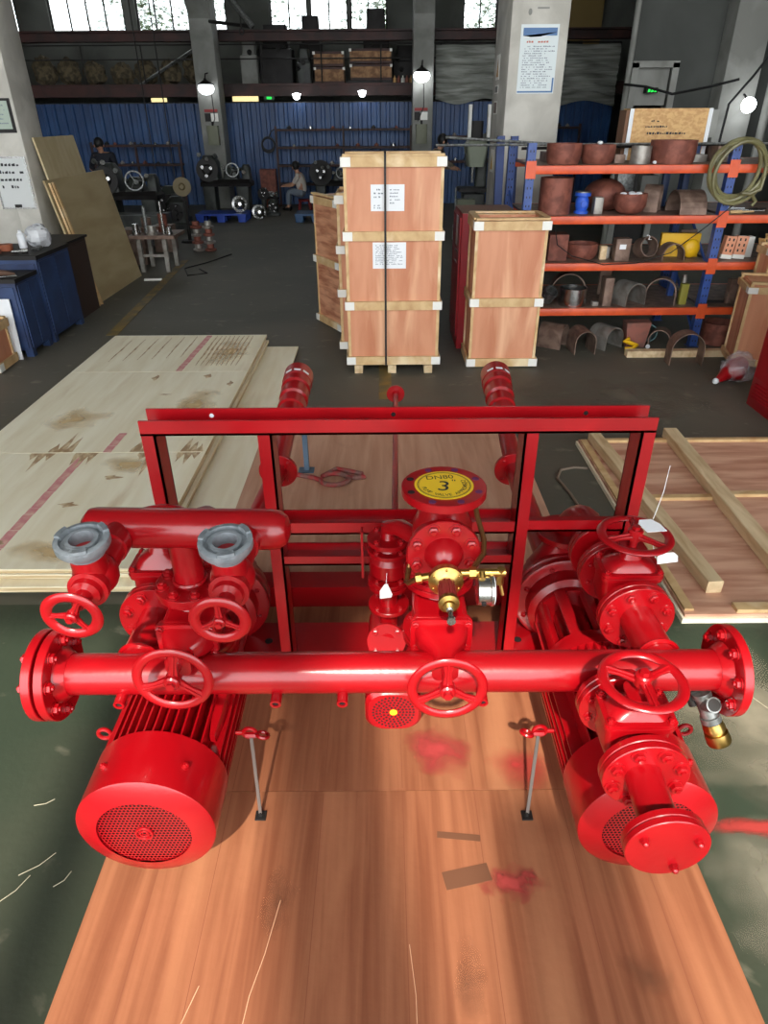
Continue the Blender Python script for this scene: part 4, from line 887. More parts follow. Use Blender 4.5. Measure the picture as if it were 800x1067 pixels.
for i, (x, y, l, rz, m) in enumerate([(-2.95, 5.80, 0.12, 20, STEEL), (-3.02, 5.88, 0.12, -60, SOOT), (-2.88, 5.95, 0.10, 70, GALV), (-3.16, 5.8, 0.10, 5, RUST)]):
    b = MB(); b.lathe((-l / 2, 0, 0.018), (1, 0, 0), [(0, 0.01), (l * 0.6, 0.01), (l * 0.61, 0.018), (l, 0.018)], 8); q = O('hand_tool', b, m, None, T4((x, y, 0.701)) @ M4.Rotation(R_(rz), 4, 'Z')); tag(q, ['bright steel tool lying at the front edge of the taller blue cabinet', 'black tool lying beside the terracotta pot', 'grey metal tool near the plastic bag', 'rusty tool at the left corner of the taller blue cabinet'][i], 'tool')
b = MB(); b.tube([(-3.0, 5.4, 0.632), (-2.92, 5.42, 0.624), (-2.86, 5.46, 0.61)], 0.018, 8, rr=[0.03, 0.02, 0.008]); tag(O('work_glove', b, mat('brown_glove', (96, 70, 56), 0.8)), 'dark brown glove on the low blue cabinet', 'glove')
b = MB(); b.tube([(-2.93, 5.36, 0.606), (-2.87, 5.36, 0.61), (-2.82, 5.40, 0.606)], 0.006, 8); tag(O('steel_hook', b, STEEL), 'bright steel hook on the low blue cabinet', 'hook')
# leaning sheets
def lean(lb, x0, x1, y0, y1, z1, m, t=0.018, group=None, name='leaning_sheet'):
    b = MB(); b.prism([(x0, 0), (x0 + t, 0), (x1 + t, z1), (x1, z1)], (0, y0, 0), (1, 0, 0), (0, 0, 1), (0, y1 - y0, 0)); return tag(O(name, b, m), lb, 'plywood', group)
lean('large pale plywood sheet leaning behind the brown cabinet', -2.94, -3.16, 6.97, 8.5, 1.15, mat('leaning_plywood', (186, 168, 128), 0.6, rgb2=(164, 142, 102), nscale=(14, 1.2, 5), lo=0.35, hi=0.7, detail=6))
lean('second pale plywood sheet leaning behind the large one', -3.0, -3.235, 7.12, 8.05, 1.50, mat('leaning_plywood_pale', (196, 180, 142), 0.6, rgb2=(178, 158, 118), nscale=(14, 9, 2), lo=0.35, hi=0.7, detail=6))
for i, (y, lb) in enumerate(((6.985, 'pale timber strip at the near edge of the leaning plywood'), (7.05, 'second timber strip beside the near edge of the leaning plywood'))):
    lean(lb, -2.90 + 0.002 * i, -3.12, y, y + 0.03, 1.13, TIMBER, 0.02, None, 'timber_strip')['category'] = 'timber'
# whiteboard and framed notice on the left column
wb = thing('whiteboard', 'white notice board with handwriting on the left column', 'whiteboard', (-3.42, 7.04, 0.9))
sheet(wb, (-3.62, 7.05, 0.915), (1, 0, 0), (0, 0, 1), 0.315, 0.42, mat('whiteboard_face', (206, 208, 206), 0.4), 'board', 0.008)
for bx in ((-3.62, -3.305, 7.036, 7.05, 0.905, 0.918), (-3.62, -3.305, 7.036, 7.05, 1.335, 1.35), (-3.318, -3.303, 7.034, 7.05, 0.905, 1.35), (-3.63, -3.615, 7.034, 7.05, 0.905, 1.35)):
    b = MB(); b.box(*bx); O('frame_strip', b, STEEL, wb)
b = MB(); b.box(-3.5, -3.44, 7.02, 7.036, 0.92, 0.945); O('clip', b, SOOT, wb)
scribble((-3.58, 7.04, 1.27), (1, 0, 0), (0, 0, 1), 4, 12, INK, wb, 0.22, 0.062, 0.028, fill=0.85)
fn = thing('framed_notice', 'black framed green notice near the top of the left column', 'notice', (-3.42, 7.04, 1.53))
sheet(fn, (-3.56, 7.05, 1.54), (1, 0, 0), (0, 0, 1), 0.24, 0.27, SOOT, 'frame', 0.012)
sheet(fn, (-3.545, 7.037, 1.57), (1, 0, 0), (0, 0, 1), 0.20, 0.22, mat('green_grey_print', (170, 184, 170), 0.5), 'notice_sheet', 0.002)
scribble((-3.53, 7.034, 1.75), (1, 0, 0), (0, 0, 1), 5, 5, INKG, fn, 0.16, 0.035, 0.012)
b = MB(); b.box(-3.29 - 0.66, -3.29, 7.046, 7.05, 0.0, 0.86); 
sheet(None, (-3.95, 7.05, 0.0), (1, 0, 0), (0, 0, 1), 0.45, 0.9, CONC, 'trim_11', 0.004)['kind'] = 'structure'
# notice panel and crate at the left picture edge
nb = thing('notice_panel', 'narrow white printed panel leaning on the low blue cabinet', 'panel', (-2.95, 5.2, 0))
b = MB(); b.prism([(0, 0), (0.16, 0), (0.16, 0.46), (0, 0.46)], (-3.02, 5.23, 0), (1, 0, 0), (0, 0.08, 1), (0, 0.008, 0)); O('panel_face', b, PAPER, nb)
scribble((-2.99, 5.262, 0.38), (1, 0, 0), (0, 0.08, 1), 12, 4, INKG, nb, 0.1, 0.028, 0.012)
Mc = T4((-3.42, 4.86, 0)) @ M4.Rotation(R_(3), 4, 'Z')
crate('plywood_crate', 'low plywood crate at the far left picture edge', 0.55, 0.30, 0.34, (0.01, 0.28), Mc, feet=0.0, m=CPLY)
# crates at the right behind the red cabinet
Mr = T4((2.59, 4.86, 0)) @ M4.Rotation(R_(-14), 4, 'Z')
crate('plywood_crate', 'brown plywood crate standing behind the red cabinet at right', 0.7, 0.35, 0.62, (0.04, 0.555), Mr, feet=0.04, m=CPLY, bh=0.045)
crate('plywood_crate', 'plywood crate cut by the right picture edge before the rack', 0.6, 0.2, 0.80, (0.04, 0.40, 0.745), T4((2.86, 5.20, 0)), feet=0.04, bh=0.05)
# red valve wrapped in plastic
rv2 = thing('wrapped_fitting', 'red fitting wrapped in clear plastic on the floor by the red cabinet', 'fitting', (2.47, 4.60, 0))
b = MB(); b.tube([(2.36, 4.55, 0.03), (2.42, 4.58, 0.06), (2.50, 4.64, 0.09), (2.57, 4.68, 0.10)], 0.05, 14, rr=[0.02, 0.045, 0.07, 0.06]); b.ball((2.5, 4.6, 0.07), 0.07, 14, 8, (1, 1, 0.8)); O('fitting_body', b, RED, rv2)
b = MB(); b.ball((2.345, 4.545, 0.026), 0.022, 12, 6); O('white_tip', b, PAPER, rv2)
crumple((2.52, 4.62, 0.0), 0.11, (1.1, 0.9, 0.95), 9, mat('clear_wrap', (230, 225, 228), 0.15, alpha=0.25, spec=0.9), 'plastic_wrap', rv2)
# cable and sling
b = MB(); b.tube([(1.10, 3.235, 0.008), (1.03, 3.25, 0.008), (0.95, 3.22, 0.008), (0.91, 3.12, 0.008), (0.94, 2.95, 0.008), (0.955, 2.7, 0.008), (0.93, 2.45, 0.008), (0.9, 2.2, 0.008)], 0.0075, 8); tag(O('floor_cable', b, CABLE), 'thin grey cable looping on the floor by the right batten panel', 'cable')
SL = mat('faded_red_sling', (156, 46, 46), 0.8, rgb2=(120, 84, 76), nscale=(20, 20, 20))
b = MB(); loop = arc((-0.245, 2.99, 0.077), 0.07, 180, 520, 18, (1, 0, 0), (0, 0.8, 0))
b.tube([(-0.5, 3.08, 0.074), (-0.42, 3.05, 0.074), (-0.35, 3.02, 0.074)] + [p + V((0, 0, 0.0006 * i)) for i, p in enumerate(loop)] + [(-0.24, 3.09, 0.09), (-0.17, 3.07, 0.085), (-0.11, 3.05, 0.08), (-0.10, 3.02, 0.08), (-0.14, 3.01, 0.078), (-0.2, 3.03, 0.08)], 0.0125, 8); tag(O('lifting_sling', b, SL), 'faded red lifting sling coiled on the plywood behind the frame', 'sling')
# paper tags on the pump
def tag_card(lb, o, u, v, w_, h_, string):
    t = thing('paper_tag', lb, 'tag', o); u = V(u).normalized(); v = V(v).normalized(); b = MB()
    b.prism([(0, 0), (w_ * 0.9, 0.002), (w_, h_ * 0.25), (w_ * 0.62, h_), (w_ * 0.38, h_), (0, h_ * 0.55)] if w_ < 0.04 else [(0, 0), (w_, 0), (w_, h_ * 0.6), (w_ * 0.8, h_), (w_ * 0.2, h_), (0, h_ * 0.7)], V(o), u, v, u.cross(v) * 0.0012); O('card', b, PAPER, t)
    b = MB(); b.tube(string, 0.0007, 5); O('string', b, PAPER, t)
tag_card('white paper tag hanging on the small valve beside the brass pilot', (-0.012, 1.352, 0.60), (1, 0.1, 0), (0, -0.15, 1), 0.032, 0.05, [(0.004, 1.345, 0.65), (0.006, 1.36, 0.672)])
tag_card('white paper tag lying on the upper right handwheel', (0.63, 1.36, 0.787), (1, 0.1, 0), (-0.3, 1, 0.1), 0.05, 0.05, [(0.66, 1.41, 0.79), (0.69, 1.45, 0.85), (0.70, 1.47, 0.91)])
tag_card('white paper tag under the rim of the upper right handwheel', (0.665, 1.345, 0.705), (1, 0.05, 0.1), (0, 0.5, 0.85), 0.05, 0.024, [(0.66, 1.35, 0.72), (0.65, 1.37, 0.76)])

# ================================================================== orange and blue storage rack
RX0, RX1, RX2, RY0, RY1 = 1.08, 2.55, 4.0, 5.45, 6.33
rk = thing('storage_rack', 'long rack with blue uprights and orange beams at right', 'rack', (2.3, 5.9, 0))
def post_mesh(h):
    b = MB(); b.box(-0.03, 0.03, -0.03, -0.026, 0, h); b.box(-0.03, -0.026, -0.026, 0.03, 0, h); b.box(0.026, 0.03, -0.026, 0.03, 0, h); b.box(-0.045, 0.045, -0.04, 0.04, 0, 0.004)
    for k in range(int(h / 0.06)):
        for x in (-0.012, 0.012): b.box(x - 0.004, x + 0.004, -0.0303, -0.029, 0.04 + 0.06 * k, 0.055 + 0.06 * k)
    return b
PMB = mesh_of('upright', post_mesh(1.48), BLUEU); PMB.materials.append(SOOT)
for i, p in enumerate(PMB.polygons):
    if i >= 24: p.material_index = 1
SHZ = [1.336, 0.997, 0.661, 0.317]
for x in (RX0, RX1, RX2):
    for y in (RY0 + 0.03, RY1 - 0.03): I('upright', PMB, rk, T4((x, y, 0)))
    for z0, z1 in ((0.1, 0.6), (0.6, 0.1 + 1.0)):
        b = MB(); b.tube([(x, RY0 + 0.05, z0), (x, RY1 - 0.05, z1)], 0.012, 6); O('diagonal_brace', b, BLUEU, rk)
for z in SHZ:
    for a, c in ((RX0, RX1), (RX1, RX2)):
        for y in (RY0 - 0.012, RY1 - 0.03):
            b = MB(); b.loft(((a + c) / 2, y + 0.02, z - 0.028), (1, 0, 0), (0, 1, 0), [(-(c - a) / 2 + 0.032, 0.018, 0.028, 0.004), ((c - a) / 2 - 0.032, 0.018, 0.028, 0.004)], 3); bm_ = O('beam', b, ORANGE, rk)
        b = MB(); b.box(a + 0.035, c - 0.035, RY0 + 0.03, RY1 - 0.03, z - 0.016, z); O('deck', b, RUSTD, rk)
    for x in (RX0, RX1):
        b = MB(); b.box(x - 0.036, x + 0.036, RY0 - 0.014, RY0 - 0.006, z - 0.085, z + 0.03)
        for dz in (-0.06, -0.03, 0.005): b.box(x - 0.012, x - 0.004, RY0 - 0.016, RY0 - 0.013, z + dz - 0.006, z + dz + 0.006)
        O('beam_bracket', b, ORANGE, rk)
# spare uprights leaning beside it
for i, (x, y, lb) in enumerate(((1.0, 6.2, 'spare blue upright standing left of the rack'), (1.17, 6.52, 'spare blue upright standing behind the rack corner'), (1.07, 6.62, 'darker spare blue upright against the big pillar'))):
    tag(O('spare_upright', post_mesh(1.5), mat('spare_blue', (40, 62, 116), 0.5), None, T4((x, y, 0)) @ M4.Rotation(R_(-1.5), 4, 'Y')), lb, 'upright')
D = 0.0
def pot(x0, x1, y, z, h, m, lb, name='pipe_cap', bowl=0.0, open_=True, n=28):
    r = (x1 - x0) / 2; c = ((x0 + x1) / 2, y, z); t = min(0.012, r * 0.12)
    pr = [(0, r * (1 - bowl)), (h * 0.12, r * (1 - bowl * 0.45)), (h * 0.4, r), (h, r)]
    b = MB()
    if open_: b.lathe(c, (0, 0, 1), pr + [(h, r - t), (h * 0.25, r - t), (h * 0.14, r * 0.8)], n, True, True)
    else: b.lathe(c, (0, 0, 1), pr + [(h, 0.001)], n)
    return tag(O(name, b, m), lb, 'pipe part', 'steel pipe parts on the rack')
def arch(x, y, z, w_, h, dp, t, m, lb, rz=0, name='arched_saddle', legs=True):
    """inverted-U bent plate: width w_, height h, length dp"""
    r = w_ / 2; out = []; inn = []
    for k in range(13):
        a = math.pi * k / 12; out.append((r * math.cos(a), h - r + r * math.sin(a))); inn.append(((r - t) * math.cos(a), h - r + (r - t) * math.sin(a)))
    poly = [(r, 0)] + out + [(-r, 0), (-r + t, 0)] + list(reversed(inn)) + [(r - t, 0)]
    b = MB(); n = len(poly); half = n // 2
    O2 = [(r, 0)] + out + [(-r, 0)]; I2 = [(r - t, 0)] + inn + [(-r + t, 0)]
    for i in range(len(O2) - 1):
        p = [O2[i], O2[i + 1], I2[i + 1], I2[i]]
        vs = [(a, -dp / 2, c) for a, c in p] + [(a, dp / 2, c) for a, c in p]
        b.add(vs, [(0, 1, 2, 3), (7, 6, 5, 4), (0, 4, 5, 1), (2, 6, 7, 3)] + ([(3, 7, 4, 0)] if i == 0 else []) + ([(1, 5, 6, 2)] if i == len(O2) - 2 else []))
    bm = b
    return tag(O(name, b, m, None, T4((x, y, z)) @ M4.Rotation(R_(rz), 4, 'Z')), lb, 'bent plate', 'bent steel plates on the rack')
def slab(x, y, z, w_, d_, h, m, lb, rz=0, ry=0, name='steel_block', cat='steel part', ch=0.004):
    b = MB(); b.loft((0, 0, 0), (0, 0, 1), (1, 0, 0), [(0, w_ / 2, d_ / 2, ch), (h, w_ / 2, d_ / 2, ch)], 3)
    return tag(O(name, b, m, None, T4((x, y, z)) @ M4.Rotation(R_(rz), 4, 'Z') @ M4.Rotation(R_(ry), 4, 'Y')), lb, cat)
Z1, Z2, Z3, Z4 = [z + 0.0008 for z in SHZ]
# top shelf
pot(1.225, 1.48, 5.64, Z1, 0.135, RUST, 'rusty pipe cap on the top shelf next to the left blue upright', bowl=0.12)
pot(1.49, 1.735, 5.66, Z1, 0.125, RUST, 'rusty pipe cap with a white lid on the top shelf', bowl=0.2)
pot(1.84, 1.985, 5.60, Z1, 0.115, GREYST, 'grey steel ring on the top shelf between the rusty caps')
pot(2.0, 2.33, 5.66, Z1, 0.15, RUST, 'largest rusty pipe cap on the top shelf in front of the stencilled box', bowl=0.06)
slab(1.785, 5.72, Z1, 0.08, 0.1, 0.055, RUSTD, 'brown flat scrap piece beside the grey ring on the top shelf')
slab(2.40, 5.8, Z1, 0.12, 0.16, 0.05, GREYST, 'flat grey plate at the right end of the top shelf'); slab(2.44, 5.97, Z1, 0.1, 0.06, 0.1, BLUEC, 'dark blue tin standing at the back of the top shelf', name='tin')
b = MB(); b.ball((1.60, 5.60, Z1 + 0.137), 0.022, 12, 6, (1, 1, 0.6)); tag(O('plastic_plug', b, PAPER), 'white plastic cap on the rim of the second rusty pipe cap', 'cap')
b = MB(); b.ball((2.0 - 0.012, 5.50, Z1 + 0.012), 0.014, 10, 6, (1, 1, 0.8)); tag(O('plastic_plug', b, PAPER), 'white plastic cap at the foot of the largest rusty pipe cap', 'cap')
for i, (p, q, r, lb) in enumerate((((0.50, 5.98, 1.505), (1.75, 5.95, 1.43), 0.010, 'grey steel bar sloping out to the left above the red cabinet'), ((0.42, 5.90, 1.455), (3.4, 5.93, 1.452), 0.009, 'long thin steel bar across the top shelf'), ((1.10, 5.99, 1.425), (3.3, 6.00, 1.455), 0.011, 'dark steel bar behind the pots on the top shelf'))):
    b = MB(); b.cyl(p, q, r, n=8); tag(O('steel_bar', b, GALV if i < 2 else SOOT), lb, 'bar')
# pots support so that the bars rest on blocks
slab(1.3, 5.95, Z1, 0.07, 0.24, 0.066, RUSTD, 'rusty support block under the long bars on the top shelf'); slab(2.62, 5.97, Z1, 0.07, 0.24, 0.10, RUSTD, 'rusty support block at the right end of the long bars')
# stencilled box
ob = thing('stencilled_box', 'stencilled particle board box with white edges behind the top shelf pots', 'box', (2.2, 6.1, Z1))
b = MB(); b.box(1.93, 2.56, 6.04, 6.22, Z1, 1.69); O('box_body', b, OSB, ob)
for x in (1.925, 2.535): b = MB(); b.box(x, x + 0.03, 6.034, 6.04, Z1, 1.69); O('white_edge', b, PAPER, ob)
b = MB(); b.box(1.90, 1.925, 6.05, 6.22, Z1, 1.68); O('end_board', b, mat('end_board_brown', (120, 84, 60), 0.7), ob)
b = MB(); b.box(2.566, 2.62, 6.05, 6.2, 1.49, 1.68); O('end_board', b, CONCD, ob)
for k, (x, z, w_, h_) in enumerate(((2.10, 1.60, 0.055, 0.014), (2.06, 1.562, 0.19, 0.013), (2.08, 1.515, 0.32, 0.018))):
    scribble((x, 6.038, z), (1, 0, 0), (0, 0, 1), 1, 30 + k, INK, ob, w_ * 1.25, 0.02, h_, 'stencil_print', fill=0.95)
# hose coil
hc = thing('hose_coil', 'olive garden hose coiled on the right blue upright', 'hose', (2.55, 5.38, 1.1)); b = MB(); pts = []
for k in range(97):
    a = 2 * math.pi * k / 24; pts.append(V((2.55 + (0.185 + 0.018 * math.sin(k * 0.37)) * math.cos(a) + 0.02 * math.sin(k / 24 * 2), 5.405 - 0.011 * k / 24 - 0.006 * math.sin(a), 1.315 + (0.195 + 0.012 * math.cos(k * 0.5)) * math.sin(a) - 0.01 * (k // 24))))
b.tube(pts + [V((2.74, 5.36, 1.26)), V((2.73, 5.35, 1.18)), V((2.66, 5.35, 1.15)), V((2.60, 5.35, 1.155))], 0.014, 8); O('hose_loops', b, HOSE, hc)
b = MB(); b.tube([(2.60, 5.37, 1.145), (2.68, 5.36, 1.15), (2.72, 5.36, 1.10), (2.70, 5.36, 1.07)], 0.014, 8); O('hose_end', b, HOSE, hc)
b = MB(); b.tube([(2.62, 5.40, 1.10), (2.40, 5.41, 0.90), (2.2, 5.41, 0.74), (1.95, 5.415, 0.665), (1.7, 5.42, 0.655), (1.45, 5.42, 0.72), (1.33, 5.42, 0.80), (1.30, 5.42, 0.92)], 0.004, 6); tag(O('hanging_wire', b, SOOT), 'thin dark wire sagging across the front of the rack', 'wire')
# second shelf
pot(1.20, 1.44, 5.62, Z2, 0.25, RUST, 'tall rusty pipe section on the second shelf'); 
bv = thing('blue_valve', 'small bright blue valve on the second shelf', 'valve', (1.53, 5.62, Z2)); b = MB(); b.lathe((1.53, 5.62, Z2), (0, 0, 1), [(0, 0.055), (0.018, 0.055), (0.02, 0.04), (0.05, 0.05), (0.09, 0.05), (0.12, 0.036), (0.122, 0.06), (0.145, 0.06)], 24); O('body', b, PLASTB, bv)
b = MB(); b.cyl((1.53, 5.62, Z2 + 0.145), (1.53, 5.62, Z2 + 0.152), 0.058, n=20); O('cap', b, GALV, bv); b = MB(); b.cyl((1.53, 5.57, Z2 + 0.07), (1.53, 5.555, Z2 + 0.07), 0.022, n=14); O('nameplate', b, PLASTB, bv)
slab(1.645, 5.60, Z2, 0.065, 0.08, 0.115, GREYST, 'grey square steel block beside the blue valve')
b = MB(); b.ball((1.77, 5.88, Z2 + 0.1), 0.165, 24, 12, (1, 1, 0.75)); b.v = [V((p.x, p.y, max(p.z, Z2))) for p in b.v]; tag(O('domed_cap', b, RUST), 'large rusty dome lying behind the bowl on the second shelf', 'pipe part')
pot(1.77, 2.01, 5.60, Z2, 0.14, RUST, 'rusty bowl filled with white caps on the second shelf', bowl=0.42)
for i, (dx, dy) in enumerate(((-0.06, 0), (0.0, -0.03), (0.06, 0.01), (0.02, 0.05))):
    b = MB(); b.ball((1.89 + dx, 5.6 + dy, Z2 + 0.135), 0.022, 10, 6, (1.2, 1, 0.6)); b.v = b.v; q = O('plastic_plug', b, PAPER); tag(q, '%s small white cap lying in the rusty bowl on the second shelf' % ['leftmost', 'front', 'rightmost', 'rear'][i], 'cap', 'white caps in the rusty bowl')
arch(2.10, 5.72, Z2, 0.15, 0.19, 0.12, 0.008, RUSTD, 'curved rusty plate right of the bowl on the second shelf', 60)
arch(2.33, 5.62, Z2, 0.31, 0.16, 0.20, 0.01, RUSTD, 'wide bent half-pipe plate on the second shelf', 90)
slab(2.30, 6.05, Z2, 0.05, 0.05, 0.28, BLUEC, 'dark blue tube standing at the back of the second shelf', ry=0, name='blue_tube'); slab(2.44, 6.0, Z2, 0.05, 0.05, 0.28, BLUEC, 'second dark blue tube standing at the back of the second shelf', name='blue_tube')
for i, (x, l, rz, m) in enumerate(((2.72, 0.2, 10, TIMBER), (2.80, 0.24, -8, STEEL), (2.9, 0.2, 25, SOOT), (2.75, 0.18, 0, PAPER))):
    b = MB(); b.lathe((-l / 2, 0, 0.014), (1, 0, 0), [(0, 0.011), (l * 0.5, 0.013), (l * 0.52, 0.007), (l, 0.006)], 8); tag(O('hand_tool', b, m, None, T4((x, 5.52 + 0.07 * i, Z2)) @ M4.Rotation(R_(rz), 4, 'Z')), ['wooden-handled tool on the second shelf right of the upright', 'steel file on the second shelf right of the upright', 'black tool at the back of the second shelf right of the upright', 'white rod on the second shelf right of the upright'][i], 'tool')
for i, (x, h_) in enumerate(((1.5, 0.2), (2.2, 0.22), (2.0, 0.24))):
    slab(x, 6.16, Z2, 0.14, 0.1, h_, [GREYST, CONCD, GALV][i], ['dim grey box at the back of the second shelf behind the blue valve', 'pale carton at the back of the second shelf', 'grey metal box at the back of the second shelf behind the bowl'][i], name='carton', cat='box')
# third shelf
slab(1.375, 5.64, Z3, 0.15, 0.16, 0.19, RUST, 'rusty square box section on the third shelf')
pot(1.46, 1.71, 5.66, Z3, 0.115, RUST, 'rusty bowl on the third shelf', bowl=0.25)
slab(1.745, 5.62, Z3, 0.05, 0.05, 0.10, TIMBERD, 'small brown block right of the bowl on the third shelf'); slab(1.79, 5.66, Z3, 0.035, 0.05, 0.085, GREYST, 'thin grey block on the third shelf')
slab(1.875, 5.58, Z3, 0.115, 0.09, 0.16, RUSTD, 'upright bent bracket with a white mark on the third shelf')
sheet(None, (1.845, 5.534, Z3 + 0.085), (1, 0, 0), (0, 0, 1), 0.05, 0.035, PAPER, 'paint_mark', 0.0006); tag(bpy.data.objects['paint_mark'], 'white chalk mark on the upright bent bracket', 'mark')
b = MB(); b.lathe((2.06, 5.57, Z3 + 0.094), (0.25, -1, 0.25), [(-0.06, 0.076), (0.05, 0.076), (0.05, 0.068), (-0.06, 0.068)], 28, False, False); rg = tag(O('steel_ring', b, RUSTD), 'tilted rusty ring with a white number 2 on the third shelf', 'ring')
v_, f_ = glyphs('2', 0.07); b = MB(); b.add(v_, f_, place((2.05, 5.505, Z3 + 0.174), (0.1, -0.6, 0.8), (1, 0.1, 0))); b.v = b.v; O('number_mark', b, PAPER, rg)
arch(2.27, 5.58, Z3, 0.19, 0.125, 0.10, 0.009, RUSTD, 'small bent saddle in front of the yellow plate', 8)
yp = slab(2.38, 5.72, Z3, 0.30, 0.05, 0.175, YELP, 'bright yellow painted plate on the third shelf', rz=-6, name='yellow_plate'); slab(2.47, 5.8, Z3, 0.13, 0.03, 0.19, RUSTD, 'brown plate leaning behind the yellow plate')
b = MB(); b.ball((2.45, 5.645, Z3 + 0.07), 0.07, 16, 8, (1, 0.45, 1)); tag(O('yellow_casting', b, YELP), 'rounded yellow casting in front of the yellow plate', 'casting')
for i, (x, rz, ry) in enumerate(((2.70, 5, 6), (2.80, -8, 3), (3.02, 30, -20))):
    t_ = thing('slotted_bracket', ['slotted orange bracket nearest the upright on the third shelf', 'slotted orange bracket second from the upright on the third shelf', 'brown slotted bracket leaning at the right end of the third shelf'][i], 'bracket', (x, 5.58, Z3)); Mq = T4((x, 5.58, Z3 + (0.016 if i == 2 else 0.006))) @ M4.Rotation(R_(rz), 4, 'Z') @ M4.Rotation(R_(ry), 4, 'Y')
    b = MB(); b.box(-0.042, 0.042, -0.02, -0.014, 0, 0.165); b.box(-0.042, -0.036, -0.014, 0.03, 0, 0.165); b.box(0.036, 0.042, -0.014, 0.03, 0, 0.165); O('plate', b, mat('salmon_bracket', (216, 150, 116), 0.5) if i < 2 else OSB, t_, Mq)
    for k in range(3):
        for xx in (-0.018, 0.018): b = MB(); b.box(xx - 0.006, xx + 0.006, -0.0206, -0.02, 0.05 + 0.04 * k, 0.07 + 0.04 * k); O('slot', b, SOOT, t_, Mq)
    b = MB(); b.box(-0.044, 0.044, -0.022, 0.0, 0.0, 0.03); O('foot', b, CAP, t_, Mq)
slab(2.90, 5.70, Z3, 0.10, 0.08, 0.15, CAP, 'white wrapped block between the slotted brackets', name='wrapped_block', cat='block')
# fourth shelf
b = MB(); b.lathe((1.34, 5.55, Z4 + 0.085), (0.3, -0.6, 0.7), [(-0.05, 0.055), (0.05, 0.055), (0.05, 0.045), (-0.05, 0.045)], 24, False, False); tag(O('steel_ring', b, GALV), 'tilted grey ring hanging at the left end of the fourth shelf', 'ring')
pot(1.43, 1.655, 5.58, Z4, 0.135, STEEL, 'shiny steel pot on the fourth shelf', bowl=0.04)
arch(1.56, 5.85, Z4, 0.30, 0.20, 0.10, 0.01, RUSTD, 'dim rusty saddle behind the shiny pot')
slab(1.81, 5.58, Z4, 0.07, 0.12, 0.215, RUSTD, 'upright rusty strip on the fourth shelf'); slab(1.90, 5.95, Z4, 0.1, 0.03, 0.22, RUSTD, 'dim plate behind the bent saddles on the fourth shelf')
arch(2.0, 5.60, Z4, 0.20, 0.175, 0.19, 0.01, GREYST, 'deep grey half-pipe saddle on the fourth shelf', 22)
arch(2.26, 5.60, Z4, 0.235, 0.205, 0.09, 0.009, RUSTD, 'tall thin rusty saddle on the fourth shelf', -20)
slab(2.43, 5.57, Z4, 0.06, 0.05, 0.16, mat('olive_paint', (136, 130, 48), 0.6), 'olive yellow plate on the fourth shelf'); slab(2.45, 5.88, Z4, 0.05, 0.05, 0.2, BLUEU, 'blue tube end at the back of the fourth shelf', name='blue_tube')
b = MB(); b.cyl((2.53 - 0.05, 5.68, Z4 + 0.003), (2.53 - 0.06, 5.70, Z4 + 0.205), 0.02, n=14); tag(O('grey_tube', b, GREYST), 'thin grey tube standing left of the right upright on the fourth shelf', 'tube')
slab(2.86, 5.62, Z4, 0.12, 0.05, 0.19, RUSTD, 'dark flat plate standing right of the upright on the fourth shelf', rz=15); slab(2.72, 5.6, Z4, 0.14, 0.02, 0.02, SOOT, 'black bar lying right of the upright on the fourth shelf')
slab(1.72, 5.55, Z4, 0.05, 0.05, 0.03, GREYST, 'small nut on the fourth shelf by the shiny pot')
# floor row
arch(1.405, 5.50, 0, 0.17, 0.19, 0.20, 0.008, RUSTD, 'brown folded plate on the floor under the rack at left', 55)
wa = arch(1.60, 5.36, 0, 0.17, 0.185, 0.22, 0.007, RUSTD, 'pale-edged arch on the floor under the rack', 4)
arch(1.83, 5.48, 0, 0.20, 0.175, 0.2, 0.008, GREYST, 'grey half-pipe on the floor under the rack', 30)
b = MB(); b.loft((2.075, 5.50, 0), (0, 0, 1), (1, 0, 0), [(0, 0.075, 0.06, 0.006), (0.2, 0.1, 0.06, 0.006)], 3); tag(O('tapered_block', b, mat('pink_rust', (152, 92, 78), 0.7, rgb2=(120, 84, 74), nscale=(9, 9, 9))), 'pinkish rusty tapered block on the floor under the rack', 'block')
b = MB(); b.tube([(1.95, 5.33, 0.02), (2.0, 5.31, 0.03), (2.04, 5.33, 0.05), (2.0, 5.36, 0.06), (1.95, 5.37, 0.075), (1.99, 5.38, 0.09)], 0.018, 10); tag(O('yellow_hook', b, YELP), 'yellow curled lifting hook on the floor before the rack', 'hook')
b = MB(); b.lathe((2.22, 5.62, 0.07), (0, -1, 0.2), [(-0.05, 0.07), (0.05, 0.07), (0.05, 0.06), (-0.05, 0.06)], 24, False, False); b.v = [V((p.x, p.y, max(p.z, 0))) for p in b.v]; tag(O('teal_ring', b, mat('teal_paint', (92, 128, 128), 0.5)), 'teal painted ring on the floor under the rack', 'ring')
arch(2.27, 5.46, 0, 0.17, 0.15, 0.12, 0.008, RUSTD, 'small rusty arch behind the wooden beam', -25)
arch(2.30, 5.02, 0, 0.245, 0.245, 0.13, 0.006, RUSTD, 'large thin arch standing on the floor in front of the rack', -4)
pot(2.66, 2.93, 5.58, 0.0, 0.17, RUST, 'rusty drum on the floor right of the blue upright', name='rusty_drum')
b = MB(); b.box(1.92, 2.75, 5.17, 5.24, 0, 0.05); tag(O('timber_beam', b, TIMBERD), 'long pale timber beam on the floor before the rack', 'timber')
b = MB(); b.ball((2.16, 5.40, 0.018), 0.018, 10, 6); tag(O('plastic_plug', b, PAPER), 'white cap on the floor beside the small rusty arch', 'cap')
